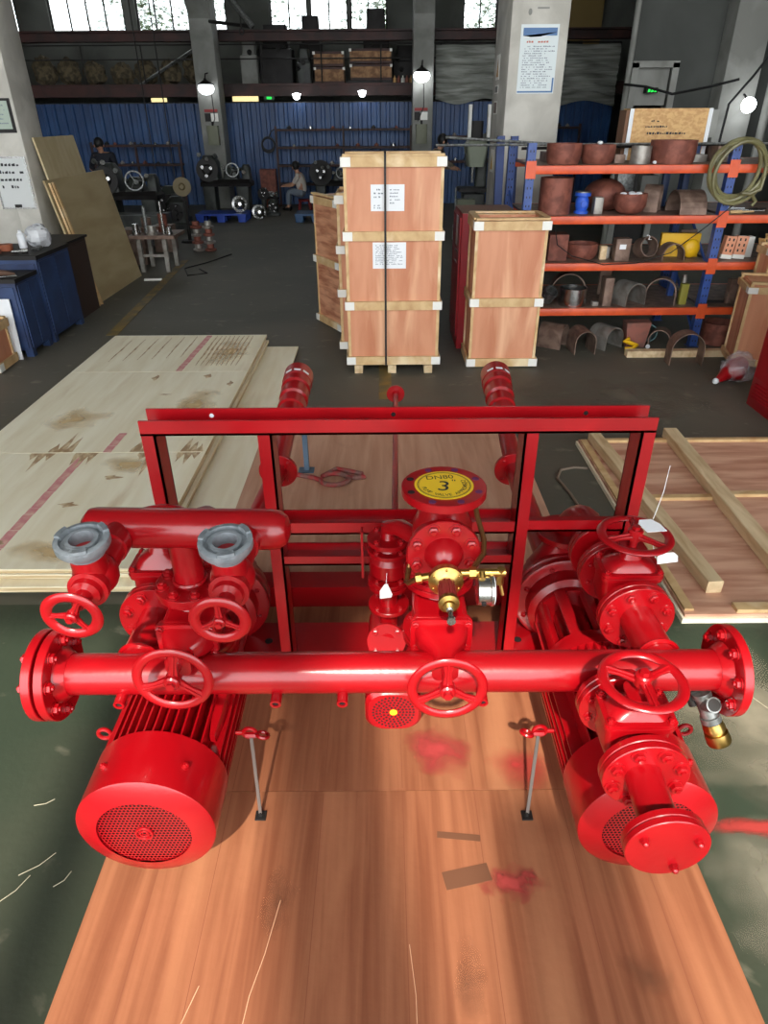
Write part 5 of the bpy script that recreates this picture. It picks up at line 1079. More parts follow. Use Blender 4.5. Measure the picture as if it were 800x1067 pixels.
# poster and stickers on the big column
po = thing('poster', 'white safety poster with blue header on the big pillar', 'poster', (1.36, 6.99, 1.8))
sheet(po, (1.195, 7.0, 1.815), (1, 0, 0), (0, 0, 1), 0.325, 0.50, mat('poster_white', (218, 226, 226), 0.5), 'poster_sheet', 0.004)
sheet(po, (1.215, 6.995, 2.235), (1, 0, 0), (0, 0, 1), 0.29, 0.055, POSTB, 'blue_header', 0.001); sheet(po, (1.2, 6.995, 1.822), (1, 0, 0), (0, 0, 1), 0.30, 0.012, POSTB, 'blue_footer', 0.001); sheet(po, (1.498, 6.995, 1.822), (1, 0, 0), (0, 0, 1), 0.014, 0.11, POSTB, 'blue_corner', 0.001)
b = MB(); b.prism([(1.215, 2.235), (1.505, 2.235), (1.505, 2.26), (1.44, 2.25), (1.36, 2.228), (1.28, 2.226)], (0, 6.994, 0), (1, 0, 0), (0, 0, 1), (0, -0.0006, 0)); O('header_wave', b, POSTB, po)
scribble((1.25, 6.995, 2.185), (1, 0, 0), (0, 0, 1), 1, 51, mat('red_ink', (190, 110, 90), 0.7), po, 0.24, 0.02, 0.016, fill=0.95)
scribble((1.225, 6.995, 2.155), (1, 0, 0), (0, 0, 1), 19, 52, INKG, po, 0.265, 0.0165, 0.009, fill=0.7)
for i, (z, h_, m) in enumerate(((1.94, 0.2, OSB), (1.83, 0.07, CONCD), (1.66, 0.11, RUSTD), (1.16, 0.2, YELP))):
    t_ = thing('warning_sticker', ['upper warning sticker with brown symbol on the side of the big pillar', 'small grey sticker on the side of the big pillar', 'dark picture sticker on the side of the big pillar', 'lowest warning sticker with yellow triangle on the side of the big pillar'][i], 'sticker', (1.104, 7.6, z))
    b = MB(); b.box(1.1015, 1.105, 7.48, 7.68, z, z + h_); O('sticker_sheet', b, CAP, t_)
    b = MB(); b.prism([(7.51, z + h_ * 0.12), (7.65, z + h_ * 0.12), (7.58, z + h_ * 0.85)] if i in (0, 3) else [(7.50, z + 0.01), (7.66, z + 0.01), (7.66, z + h_ - 0.012), (7.50, z + h_ - 0.012)], (1.1012, 0, 0), (0, 1, 0), (0, 0, 1), (-0.0005, 0, 0)); O('symbol', b, m, t_)
b = MB(); b.ball((1.26, 6.997, 2.40), 0.02, 12, 6, (0.8, 0.15, 1.2)); tag(O('wall_mark', b, CONCD), 'dark grey stain spot above the poster', 'stain'); 
sheet(None, (1.32, 7.0, 2.42), (1, 0, 0), (0, 0, 1), 0.1, 0.012, CONCD, 'name_strip', 0.002); tag(bpy.data.objects['name_strip'], 'thin grey strip above the poster on the big pillar', 'strip')

# ================================================================== mezzanine contents
MZ0 = 2.2405
for i, (x, z, w_, h_, lb) in enumerate(((-1.36, MZ0, 0.60, 0.285, 'lower left wooden case on the mezzanine'), (-1.37, MZ0 + 0.30, 0.60, 0.25, 'upper left wooden case on the mezzanine'),
                                         (-0.62, MZ0 + 0.06, 0.84, 0.27, 'lower right wooden case on the mezzanine'), (-0.63, MZ0 + 0.345, 0.84, 0.25, 'upper right wooden case on the mezzanine'))):
    t = thing('wooden_case', lb, 'crate', (x + w_ / 2, 16.6, z)); b = MB(); b.box(x, x + w_, 16.5, 17.0, z, z + h_); O('case_body', b, mat('dim_case_wood', (170, 128, 88), 0.7, rgb2=(120, 84, 54), nscale=(9, 9, 9)), t)
    for zz in (z, z + h_ - 0.04): b = MB(); b.box(x - 0.01, x + w_ + 0.01, 16.485, 16.5, zz, zz + 0.04); O('batten', b, REDOX, t)
    for xx in (x - 0.02, x + w_ - 0.03): b = MB(); b.box(xx, xx + 0.05, 16.47, 16.484, z + h_ - 0.05, z + h_); O('corner_cap', b, CAP, t)
b = MB(); b.box(-0.7, 0.3, 16.45, 17.0, MZ0, MZ0 + 0.055); tag(O('pallet_board', b, SOOT), 'dark pallet board under the right wooden cases on the mezzanine', 'pallet')
rl = thing('mezzanine_railing', 'thin grey railing along the edge of the mezzanine', 'railing', (-3, 16.28, MZ0))
for z in (MZ0 + 0.42, MZ0 + 0.66): b = MB(); b.cyl((-7.4, 16.28, z), (4.8, 16.28, z), 0.012, n=8); O('rail', b, SOOT, rl)
for k in range(11): b = MB(); b.cyl((-7.2 + 1.2 * k, 16.28, MZ0), (-7.2 + 1.2 * k, 16.28, MZ0 + 0.66), 0.014, n=8); O('rail_post', b, SOOT, rl)
rd = random.Random(8)
SACKS = mat('woven_sack', (104, 92, 68), 0.9, rgb2=(64, 56, 42), nscale=(12, 12, 12))
for i in range(7):
    q = crumple((-7.0 + 0.52 * i, 16.8 + rd.uniform(-0.1, 0.1), MZ0), 0.20, (1.15, 0.9, 0.95 + 0.4 * rd.random()), 60 + i, SACKS, 'woven_sack')
    tag(q, '%s woven sack in the heap on the left mezzanine' % ['leftmost', 'second', 'third', 'middle', 'fifth', 'sixth', 'rightmost'][i], 'sack', 'sacks on the mezzanine')
def junk(x, y, z, w_, d_, h_, m, lb, name, cat, parts=3, seed=0):
    r2 = random.Random(seed); t = thing(name, lb, cat, (x, y, z)); b = MB(); b.loft((x, y, z), (0, 0, 1), (1, 0, 0), [(0, w_ / 2, d_ / 2, 0.03), (h_ * 0.6, w_ / 2, d_ / 2, 0.03), (h_ * 0.62, w_ * 0.38, d_ * 0.4, 0.03), (h_, w_ * 0.34, d_ * 0.36, 0.05)], 4); O('housing', b, m, t)
    for k in range(parts):
        b = MB(); a = V((x + r2.uniform(-0.4, 0.4) * w_, y - d_ / 2 - 0.005, z + r2.uniform(0.25, 0.8) * h_)); b.lathe(a, (r2.uniform(-0.3, 0.3), -1, r2.uniform(0, 0.4)), [(0, 0.05), (0.03, 0.05), (0.03, 0.02), (0.08, 0.02)], 12); O('fitting', b, SOOT, t)
junk(-2.2, 17.2, MZ0, 0.7, 0.5, 1.05, SOOT, 'dark machine housing on the mezzanine left of the cases', 'old_machine', 'machine', 3, 2)
junk(-0.1, 17.6, MZ0, 0.55, 0.5, 1.35, SOOT, 'dark tall machine silhouetted against the middle window', 'old_machine', 'machine', 2, 3)
junk(-1.5, 17.7, MZ0, 0.5, 0.5, 1.25, SOOT, 'dark machine silhouetted left of the middle window', 'old_machine', 'machine', 2, 4)
junk(-2.75, 17.0, MZ0, 0.35, 0.4, 0.85, CONCD, 'grey locker on the mezzanine beside the left pillar', 'steel_locker', 'locker', 1, 5)
junk(2.1, 17.2, MZ0, 0.8, 0.4, 0.5, SOOT, 'dark lumpy machine on the mezzanine right of the centre pillar', 'old_machine', 'machine', 2, 6)
junk(3.9, 17.3, MZ0, 1.0, 0.5, 0.75, SOOT, 'dark heap of equipment on the mezzanine behind the poster pillar', 'old_machine', 'machine', 3, 7)
b = MB(); b.box(2.6, 4.9, 18.3, 18.4, MZ0, 4.6); tag(O('ochre_board', b, mat('ochre_board', (140, 116, 66), 0.7)), 'dull ochre board against the back wall behind the poster pillar', 'board')
for i in range(5):
    b = MB(); b.lathe((0.28 + 0.085 * i, 16.42, MZ0), (0, 0, 1), [(0, 0.035), (0.08, 0.035), (0.10, 0.015), (0.13, 0.014)], 12); tag(O('oil_bottle', b, [OSB, RUST, CAP, RUST, OSB][i]), '%s small bottle on the mezzanine edge left of the centre pillar' % ['first', 'second', 'pale third', 'fourth', 'fifth'][i], 'bottle', 'bottles on the mezzanine')
def tarp(x0, x1, z0, z1, y, lb, seed):
    r2 = random.Random(seed); b = MB(); nx, nz = 24, 18; vs = []; ph = [r2.uniform(0, 6) for _ in range(4)]
    for s_ in (0, 1):
        for j in range(nz + 1):
            for i in range(nx + 1):
                x = x0 + (x1 - x0) * i / nx; z = z0 + (z1 - z0) * j / nz
                yy = y + 0.03 * math.sin(j * 2.1 + ph[0]) + 0.05 * math.sin(i * 0.5 + j * 0.3 + ph[1]) - 0.12 * (1 - j / nz) + s_ * 0.008
                vs.append((x, yy, z + 0.05 * math.sin(i * 0.35 + ph[2]) * (1 - j / nz)))
    n1 = (nx + 1) * (nz + 1)
    for s_ in (0, 1):
        for j in range(nz):
            for i in range(nx):
                a = s_ * n1 + j * (nx + 1) + i; q = (a, a + 1, a + nx + 2, a + nx + 1); b.f.append(q if not s_ else tuple(reversed(q)))
    b.v = [V(p) for p in vs]; tag(O('tarpaulin', b, TARP, ang=60), lb, 'tarpaulin')
tarp(1.10, 2.62, 1.90, 2.86, 16.12, 'wrinkled grey tarpaulin hanging between the centre pillar and the poster pillar', 3)
tarp(3.0, 4.75, 1.85, 2.86, 16.12, 'wrinkled grey tarpaulin hanging right of the poster pillar', 4)
# stair on the left mezzanine, hoist ropes
stt = thing('step_ladder', 'thin grey ladder leaning on the mezzanine left of the left pillar', 'ladder', (-4.9, 16.6, MZ0))
for y in (16.36, 16.5): b = MB(); b.tube([(-4.95, y, MZ0), (-3.72, y, 2.86)], 0.016, 8); O('ladder_rail', b, GALV, stt)
for k in range(8): b = MB(); f_ = (k + 0.5) / 8; b.cyl((-4.95 + 1.23 * f_, 16.36, MZ0 + 0.62 * f_), (-4.95 + 1.23 * f_, 16.5, MZ0 + 0.62 * f_), 0.01, n=6); O('rung', b, SOOT, stt)
for i, (xa, za, xb, zb) in enumerate(((-3.62, 3.3, -3.36, 0.95), (-3.33, 3.3, -3.10, 0.75))):
    b = MB(); b.cyl((xa * 1.0, 12.0, HZ), (xa + 0.02, 12.0, zb), 0.009, n=6); tag(O('hoist_rope', b, SOOT), ['left hoist rope hanging before the blue fence', 'right hoist rope hanging before the blue fence'][i], 'rope')

# ================================================================== lamps, boxes and notices on pillars
def col_lamp(x, y, z, lb, m, yc):
    t = thing('pillar_lamp', lb, 'lamp', (x, y, z)); b = MB(); b.ball((x, y, z), 0.125, 18, 10, (1.25, 0.8, 0.85)); O('bulb', b, m, t)
    b = MB(); b.lathe((x, y, z + 0.03), (0, 0, 1), [(0.03, 0.155), (0.04, 0.15), (0.085, 0.08), (0.11, 0.03), (0.14, 0.02)], 20, False, True); O('lamp_shade', b, SOOT, t)
    b = MB(); b.tube([(x, y, z + 0.14), (x + 0.01, y + 0.02, z + 0.24), (x + 0.02, yc, z + 0.26)], 0.012, 8); O('arm', b, SOOT, t)
    b = MB(); b.tube([(x + 0.05, yc - 0.008, z - 0.1), (x + 0.06, yc - 0.008, z - 0.5), (x - 0.05, yc - 0.008, z - 0.75)], 0.008, 6); O('cable', b, SOOT, t)
col_lamp(-3.37, 15.3, 2.13, 'glowing lamp on the left grey pillar', LAMPG, 15.5)
col_lamp(0.78, 15.3, 2.31, 'bright glowing lamp on the centre grey pillar', LAMPS, 15.5)
for x, z, lb in ((-1.70, 2.02, 'left cone lamp glowing above the blue fence'), (-0.38, 2.06, 'right cone lamp glowing above the blue fence')):
    t = thing('cone_lamp', lb, 'lamp', (x, 15.9, z - 0.1)); b = MB(); b.lathe((x, 15.9, z - 0.07), (0, 0, 1), [(0, 0.035), (0.03, 0.06), (0.10, 0.085), (0.11, 0.03)], 18); O('glowing_head', b, LAMPS, t); b = MB(); b.cyl((x, 15.9, z + 0.04), (x, 15.95, z + 0.06), 0.015, n=8); b.box(x - 0.02, x + 0.02, 15.9, 16.22, z + 0.05, z + 0.07); O('bracket', b, SOOT, t)
t = thing('round_lamp', 'bright round lamp in front of the pilaster at the right edge', 'lamp', (4.45, 9.5, 1.72)); b = MB(); b.ball((4.45, 9.5, 1.74), 0.085, 18, 10); O('bulb', b, LAMPS, t)
b = MB(); b.tube([(4.45, 9.56, 1.78), (4.46, 9.66, 1.84), (4.46, 9.72, 1.86)], 0.012, 8); O('arm', b, SOOT, t)
for x, lb in ((-3.36, 'left'), (0.80, 'centre')):
    t = thing('switch_box', 'grey green electric switch box low on the %s grey pillar' % lb, 'switch box', (x, 15.44, 1.2)); b = MB(); b.loft((x, 15.44, 1.17), (0, 0, 1), (1, 0, 0), [(0, 0.11, 0.06, 0.015), (0.34, 0.11, 0.06, 0.015)], 3); O('case', b, mat('box_olive', (120, 122, 100), 0.5), t)
    b = MB(); b.cyl((x, 15.45, 1.51), (x, 15.45, 1.58), 0.02, n=8); O('conduit', b, SOOT, t); b = MB(); b.box(x - 0.05, x + 0.05, 15.372, 15.38, 1.28, 1.42); O('door', b, MATS['box_olive'], t)
    t = thing('pillar_notice', 'small notice with red header on the %s grey pillar' % lb, 'notice', (x, 15.49, 1.6)); b = MB(); b.box(x - 0.14, x + 0.12, 15.495, 15.5, 1.74, 1.79); O('red_strip', b, mat('notice_red', (150, 50, 50), 0.6), t)
    b = MB(); b.box(x - 0.14, x - 0.03, 15.495, 15.5, 1.58, 1.72); O('picture', b, SOOT, t); b = MB(); b.box(x - 0.02, x + 0.12, 15.495, 15.5, 1.58, 1.72); O('text_sheet', b, CAP, t)
t = thing('exit_sign', 'small green glowing exit sign above the right doorway', 'exit sign', (3.40, 9.9, 1.88)); b = MB(); b.box(3.33, 3.47, 9.93, 10.05, 1.88, 1.94); O('case', b, SOOT, t)
for x in (3.345, 3.385, 3.425): b = MB(); b.prism([(0, 0.006), (0.032, 0.012), (0.028, 0.04), (0.01, 0.05)], (x, 9.928, 1.884), (1, 0, 0), (0, 0, 1), (0, -0.001, 0)); O('glowing_symbol', b, GREENX, t)
t = thing('exit_sign', 'dim green exit sign under the mezzanine right of the lit window', 'exit sign', (-2.28, 16.1, 1.95)); b = MB(); b.box(-2.38, -2.18, 16.08, 16.11, 1.95, 2.02); O('case', b, mat('dim_green', (36, 70, 48), 0.5), t); b = MB(); b.box(-2.33, -2.23, 16.076, 16.08, 1.965, 2.005); O('symbol', b, GREENX, t)
wn = MB(); wn.box(-3.05, -2.52, 16.2, 16.215, 1.93, 2.02); q = struct('window_9', wn, LITWIN)
wn = MB(); wn.box(-4.72, -4.4, 16.2, 16.215, 1.93, 2.0); struct('window_10', wn, LITWIN)
b = MB(); b.tube([(4.9, 9.3, 2.9), (4.35, 9.3, 2.05), (4.12, 9.3, 1.75), (4.1, 9.3, 1.3)], 0.014, 6); tag(O('power_cable', b, BLACK), 'thick black cable descending the grey partition at right', 'cable')
b = MB(); b.tube([(4.2, 9.35, 2.0), (3.9, 9.4, 1.93), (3.5, 9.5, 1.86), (3.2, 9.6, 1.94), (3.0, 9.8, 1.97)], 0.016, 6); tag(O('power_cable', b, BLACK), 'black cable sagging left towards the green exit sign', 'cable')
b = MB(); b.cyl((4.75, 9.65, 0), (4.75, 9.65, HZ), 0.05, n=12); tag(O('grey_conduit', b, CONCD), 'upright grey pipe beside the right pilaster', 'pipe')
b = MB(); b.cyl((3.06, 9.9, 0), (3.06, 9.9, HZ), 0.035, n=12); tag(O('grey_conduit', b, CONCD), 'upright pale pipe at the left end of the grey partition', 'pipe')
junk(5.2, 8.9, 0, 0.8, 0.6, 1.65, SOOT, 'dark machine at the right edge below the round lamp', 'old_machine', 'machine', 3, 9)

# ================================================================== racks in front of the fence
def back_rack(lb, x0, x1, y, zs, items, seed, h=None):
    t = thing('steel_shelf', lb, 'rack', ((x0 + x1) / 2, y, 0))
    for x in (x0, (x0 + x1) / 2, x1):
        b = MB(); b.box(x - 0.02, x + 0.02, y - 0.14, y - 0.10, 0, h or zs[0] + 0.05); O('upright', b, REDOX, t)
    for z in zs: b = MB(); b.box(x0, x1, y - 0.15, y + 0.12, z - 0.04, z); O('shelf', b, REDOX, t)
    r2 = random.Random(seed)
    for z in zs:
        for k in range(items):
            x = x0 + 0.12 + (x1 - x0 - 0.24) * (k + r2.uniform(0.3, 0.7)) / items; x += 0.09 * (abs(x - (x0 + x1) / 2) < 0.06); s_ = r2.uniform(0.03, 0.048); b = MB(); b.lathe((x, y - 0.04, z + 0.0005), (0, 0, 1), [(0, s_), (s_ * 0.8, s_), (s_ * 0.85, s_ * 0.5), (s_ * 1.3, s_ * 0.4)], 10)
            ci = r2.randrange(4); tag(O('machined_part', b, [SOOT, RUST, GREYST, STEEL][ci]), '%s small %s part, %s board of %s' % (['first', 'second', 'third', 'fourth', 'fifth', 'sixth'][k], ['black', 'rusty', 'grey', 'bright steel'][ci], ['top', 'second', 'third', 'lowest'][zs.index(z)], lb), 'part', 'machined parts on ' + lb)
back_rack('the long reddish shelf before the blue fence', -2.15, 0.6, 15.85, (1.44, 1.12, 0.79, 0.44), 6, 1)
back_rack('the dark shelf behind the left worker', -5.9, -4.12, 15.7, (1.18, 0.83, 0.4), 6, 2)
back_rack('the shelf right of the centre pillar', 1.25, 2.7, 15.75, (1.30, 0.85), 4, 3)
back_rack('the short shelf right of the poster pillar', 3.0, 4.0, 15.7, (1.45, 1.0), 4, 4)
b = MB(); b.box(-2.52, -2.2, 15.55, 15.75, 0, 0.72); t = thing('rusty_locker', 'rusty brown metal locker standing left of the seated worker', 'locker', (-2.36, 15.6, 0)); O('body', b, RUST, t); b = MB(); b.box(-2.50, -2.22, 15.54, 15.55, 0.04, 0.69); O('door', b, RUST, t)

# ================================================================== workshop machines
def machine(lb, x, y, s, seed, m=MACH, wheel_r=0.14, chuck_r=0.2, legs=True):
    r2 = random.Random(seed); t = thing('machine_tool', lb, 'machine', (x, y, 0))
    def P(a, b_, c): return V((x + a * s, y + b_ * s, c * s))
    b = MB(); b.loft(P(0, 0, 0.52), (0, 0, 1), (1, 0, 0), [(0, 0.48 * s, 0.2 * s, 0.02), (0.06 * s, 0.48 * s, 0.22 * s, 0.02), (0.12 * s, 0.44 * s, 0.16 * s, 0.03)], 4); O('bed', b, SOOT, t)
    for a in (-0.34, 0.30):
        b = MB(); b.loft(P(a, 0, 0), (0, 0, 1), (1, 0, 0), [(0, 0.15 * s, 0.2 * s, 0.02), (0.04 * s, 0.15 * s, 0.2 * s, 0.02), (0.1 * s, 0.11 * s, 0.15 * s, 0.02), (0.52 * s, 0.12 * s, 0.16 * s, 0.02)], 4); O('leg', b, m, t)
    b = MB(); b.loft(P(-0.3, 0, 0.62), (0, 0, 1), (1, 0, 0), [(0, 0.18 * s, 0.17 * s, 0.04), (0.3 * s, 0.17 * s, 0.16 * s, 0.05), (0.42 * s, 0.10 * s, 0.1 * s, 0.05)], 5); O('headstock', b, m, t)
    b = MB(); b.lathe(P(-0.32, -0.17, 0.80), (0.15, -1, 0.1), [(0, chuck_r * s), (0.05 * s, chuck_r * s), (0.055 * s, chuck_r * 0.5 * s), (0.09 * s, chuck_r * 0.3 * s)], 24); O('face_plate', b, SOOT, t)
    for k in range(3):
        an = 2.1 * k + 0.4; b = MB(); b.lathe(P(-0.32 + 0.09 * math.cos(an), -0.23, 0.8 + 0.09 * math.sin(an)), (0.1, -1, 0), [(0, 0.035 * s), (0.05 * s, 0.03 * s)], 8); O('chuck_jaw', b, STEEL, t)
    b = MB(); b.loft(P(0.10, -0.02, 0.64), (0, 0, 1), (1, 0, 0), [(0, 0.14 * s, 0.16 * s, 0.02), (0.12 * s, 0.12 * s, 0.14 * s, 0.02), (0.2 * s, 0.06 * s, 0.08 * s, 0.02)], 4); O('carriage', b, m, t)
    b = MB(); b.torus(P(0.16, -0.24, 0.80), (0.2, -1, 0.2), wheel_r * 0.8 * s, 0.014 * s, 24, 6); b.cyl(P(0.16, -0.24, 0.80), P(0.16, -0.05, 0.78), 0.018 * s, n=8)
    for k in range(3): an = 2.1 * k; b.cyl(P(0.16, -0.24, 0.80), P(0.16 + wheel_r * 0.8 * math.cos(an), -0.24, 0.8 + wheel_r * 0.8 * math.sin(an)), 0.009 * s, n=6)
    O('handwheel', b, GALV, t)
    b = MB(); b.loft(P(0.38, 0, 0.62), (0, 0, 1), (1, 0, 0), [(0, 0.08 * s, 0.12 * s, 0.02), (0.2 * s, 0.08 * s, 0.1 * s, 0.04), (0.26 * s, 0.05 * s, 0.08 * s, 0.04)], 4); b.cyl(P(0.3, 0, 0.8), P(0.2, 0, 0.8), 0.03 * s, n=10); O('tailstock', b, m, t)
    for k in range(6):
        b = MB(); a = P(-0.42 + 0.15 * k + r2.uniform(-0.03, 0.03), -0.17, 0.9 + r2.uniform(-0.05, 0.16) if k < 3 else 0.7 + r2.uniform(0, 0.14)); b.lathe(a, (r2.uniform(-0.4, 0.4), -1, 0.4), [(0, 0.02 * s), (0.06 * s, 0.02 * s), (0.062 * s, 0.038 * s), (0.09 * s, 0.038 * s)], 12); O('knob', b, STEEL if k % 2 else GALV, t)
    return t
machine('dark lathe behind the left blue pallet', -2.95, 14.3, 1.0, 1)
machine('green grey machine in front of the left worker', -4.05, 12.0, 1.0, 2, wheel_r=0.17)
machine('dark machine in front of the seated worker', -2.3, 15.2, 0.38, 3, chuck_r=0.3)
machine('dark machine with a big face plate right of the seated worker', -0.95, 15.2, 0.85, 13, chuck_r=0.27)
t = thing('drill_press', 'pale green drilling machine between the tall crate and poster pillar', 'machine', (1.5, 12.2, 0))
for nm, o_, sec, m in (('base', (1.5, 12.2, 0), [(0, 0.28, 0.3, 0.03), (0.1, 0.28, 0.3, 0.03), (0.12, 0.18, 0.2, 0.03), (0.55, 0.18, 0.2, 0.03)], MACH), ('column', (1.62, 12.3, 0.55), [(0, 0.09, 0.1, 0.04), (0.85, 0.09, 0.1, 0.04)], MACH), ('head', (1.5, 12.15, 0.95), [(0, 0.12, 0.24, 0.05), (0.3, 0.17, 0.27, 0.06), (0.38, 0.12, 0.2, 0.06)], mat('pale_machine_green', (140, 146, 128), 0.5)), ('table', (1.45, 12.05, 0.6), [(0, 0.22, 0.22, 0.02), (0.05, 0.22, 0.22, 0.02)], SOOT), ('motor', (1.5, 12.2, 1.33), [(0, 0.1, 0.1, 0.05), (0.25, 0.1, 0.1, 0.05)], SOOT)):
    b = MB(); b.loft(o_, (0, 0, 1), (1, 0, 0), sec, 5); O(nm, b, m, t)
b = MB(); b.cyl((1.45, 12.0, 0.95), (1.45, 12.0, 0.72), 0.03, 0.02, 12); O('spindle', b, STEEL, t)
for x in (1.36, 1.66): b = MB(); b.box(x, x + 0.05, 12.1, 12.2, 1.35, 1.80); O('guide_bar', b, CAP, t)
for k in range(3): b = MB(); an = 2.1 * k; b.cyl((1.3, 11.95, 1.05), (1.3 + 0.02, 11.95 + 0.12 * math.cos(an), 1.05 + 0.12 * math.sin(an)), 0.008, n=6); O('feed_handle', b, STEEL, t)
t = thing('steel_cabinet', 'grey green cabinet on legs in front of the drilling machine', 'cabinet', (1.22, 11.0, 0)); b = MB(); b.box(1.12, 1.38, 10.9, 11.1, 0.22, 0.58); O('body', b, mat('cab_olive', (104, 108, 88), 0.6), t); b = MB(); b.box(1.14, 1.36, 10.89, 10.9, 0.25, 0.55); O('door', b, MATS['cab_olive'], t); b = MB(); b.cyl((1.09, 10.9, 0), (1.09, 10.9, 0.74), 0.014, n=8); b.cyl((1.4, 10.9, 0), (1.4, 10.9, 0.22), 0.014, n=8); b.cyl((1.09, 11.1, 0), (1.09, 11.1, 0.22), 0.014, n=8); b.cyl((1.4, 11.1, 0), (1.4, 11.1, 0.22), 0.014, n=8); b.box(1.08, 1.41, 10.89, 11.11, 0.2, 0.22); O('leg_frame', b, GALV, t)
# pedestal fan/wheel, gears, pallets
t = thing('polishing_wheel', 'round tan wheel on a stand left of the left pillar', 'wheel', (-2.95, 11.0, 0)); b = MB(); b.lathe((-2.95, 11.0, 0.77), (0.2, -1, 0.1), [(-0.02, 0.11), (0, 0.13), (0.03, 0.13), (0.035, 0.05), (0.06, 0.03)], 28); O('wheel_disc', b, mat('tan_disc', (112, 98, 66), 0.6), t); b = MB(); b.cyl((-2.95, 11.03, 0), (-2.95, 11.03, 0.75), 0.025, n=10); b.lathe((-2.95, 11.03, 0), (0, 0, 1), [(0, 0.14), (0.03, 0.12)], 16); O('stand', b, SOOT, t)
def pallet(lb, x, y, w_, m):
    t = thing('plastic_pallet', lb, 'pallet', (x, y, 0)); b = MB(); b.box(x - w_ / 2, x + w_ / 2, y - 0.3, y + 0.3, 0.11, 0.14); O('deck', b, m, t)
    for k in (-1, 0, 1):
        for yy in (-0.24, 0.0, 0.24): b = MB(); b.loft((x + k * (w_ / 2 - 0.08), y + yy, 0), (0, 0, 1), (1, 0, 0), [(0, 0.07, 0.055, 0.02), (0.11, 0.08, 0.06, 0.02)], 4); O('foot', b, m, t)
pallet('bright blue pallet on the floor before the dark lathe', -2.93, 13.55, 0.92, PALLETB); pallet('dull blue pallet half hidden behind the angled crate', -1.2, 13.45, 0.75, mat('dull_blue_pallet', (52, 88, 128), 0.5))
def gear(x, y, r, lb, z=0.0):
    t = thing('pump_cover', lb, 'casting', (x, y, z)); b = MB(); b.lathe((x, y, z + r), (0.25, -1, 0.15), [(-0.06, r * 0.8), (-0.02, r), (0.02, r), (0.03, r * 0.7), (0.06, r * 0.6), (0.08, r * 0.3), (0.05, r * 0.2)], 20); b.v = [V((p.x, p.y, max(p.z, z))) for p in b.v]; O('disc', b, STEEL, t)
    for k in range(6): an = math.pi * k / 3; b = MB(); b.lathe((x + r * 0.82 * math.cos(an), y - 0.03, z + r + r * 0.8 * math.sin(an)), (0.2, -1, 0.1), [(0, 0.016), (0.02, 0.014)], 6); O('stud', b, GALV, t)
gear(-2.60, 13.45, 0.14, 'larger bright steel casting on the blue pallet', 0.1405); gear(-2.28, 13.6, 0.13, 'smaller bright steel casting beside the blue pallet')
# workbench with parts
t = thing('steel_bench', 'rusty steel bench on legs beyond the leaning plywood', 'bench', (-2.75, 8.85, 0)); b = MB(); b.box(-3.05, -2.5, 8.65, 9.15, 0.39, 0.43); O('top', b, RUSTD, t)
for x in (-2.95, -2.64):
    for y in (8.7, 9.1): b = MB(); b.box(x - 0.025, x + 0.025, y - 0.025, y + 0.025, 0, 0.39); O('leg', b, GREYST, t)
b = MB(); b.box(-2.96, -2.63, 8.69, 8.71, 0.18, 0.21); O('stretcher', b, GREYST, t)
PT = [(-2.98, 8.75, 0.05, 0.12, STEEL, 'shiny sleeve at the left end of the rusty bench'), (-2.88, 8.85, 0.03, 0.30, GALV, 'tall grey rod standing on the rusty bench'), (-2.78, 8.72, 0.07, 0.10, GREYST, 'grey ring casting at the front of the rusty bench'), (-2.66, 8.8, 0.022, 0.36, STEEL, 'tallest bright rod standing on the rusty bench'), (-2.58, 8.75, 0.045, 0.08, STEEL, 'bright bushing at the right end of the rusty bench'), (-2.92, 9.0, 0.08, 0.16, RUSTD, 'rusty round casting at the back of the rusty bench'), (-2.72, 9.02, 0.07, 0.2, RUST, 'brown hub at the back of the rusty bench')]
for x, y, r, h_, m, lb in PT:
    b = MB(); b.lathe((x, y, 0.4305), (0, 0, 1), [(0, r), (h_ * 0.3, r), (h_ * 0.32, r * 0.75), (h_, r * 0.75), (h_ * 1.02, r * 0.4)], 16); tag(O('machined_part', b, m), lb, 'part')
for j in range(2):
    for k in range(4):
        b = MB(); b.lathe((-2.62 + 0.17 * j, 10.2, 0.0 + 0.1 * k), (0, 0, 1), [(0, 0.05), (0.01, 0.08), (0.035, 0.08), (0.045, 0.05), (0.099, 0.05)], 16); tag(O('ring_casting', b, RUST if (j + k) % 2 else GREYST), '%s ring casting of the %s stack beyond the rusty bench' % (['bottom', 'second', 'third', 'top'][k], ['left', 'right'][j]), 'casting', 'stacked ring castings')
b = MB(); b.box(-3.35, -3.05, 9.2, 9.5, 0, 0.42); tag(O('rusty_bin', b, RUSTD), 'dim rusty bin left of the bench beyond the leaning plywood', 'bin')
b = MB(); b.box(-2.80, -2.60, 8.2, 8.24, 0, 0.02); tag(O('pale_offcut', b, CAP), 'pale offcut strip on the floor by the bench legs', 'strip')
slab(-3.6, 10.9, 0, 0.8, 0.4, 0.42, MACH, 'dim green machine bed block beyond the leaning plywood', name='cast_iron_bed', cat='machine'); slab(-3.1, 10.3, 0, 0.25, 0.3, 0.34, RUSTD, 'rusty casting block on the floor beyond the bench', name='casting_block', cat='casting')

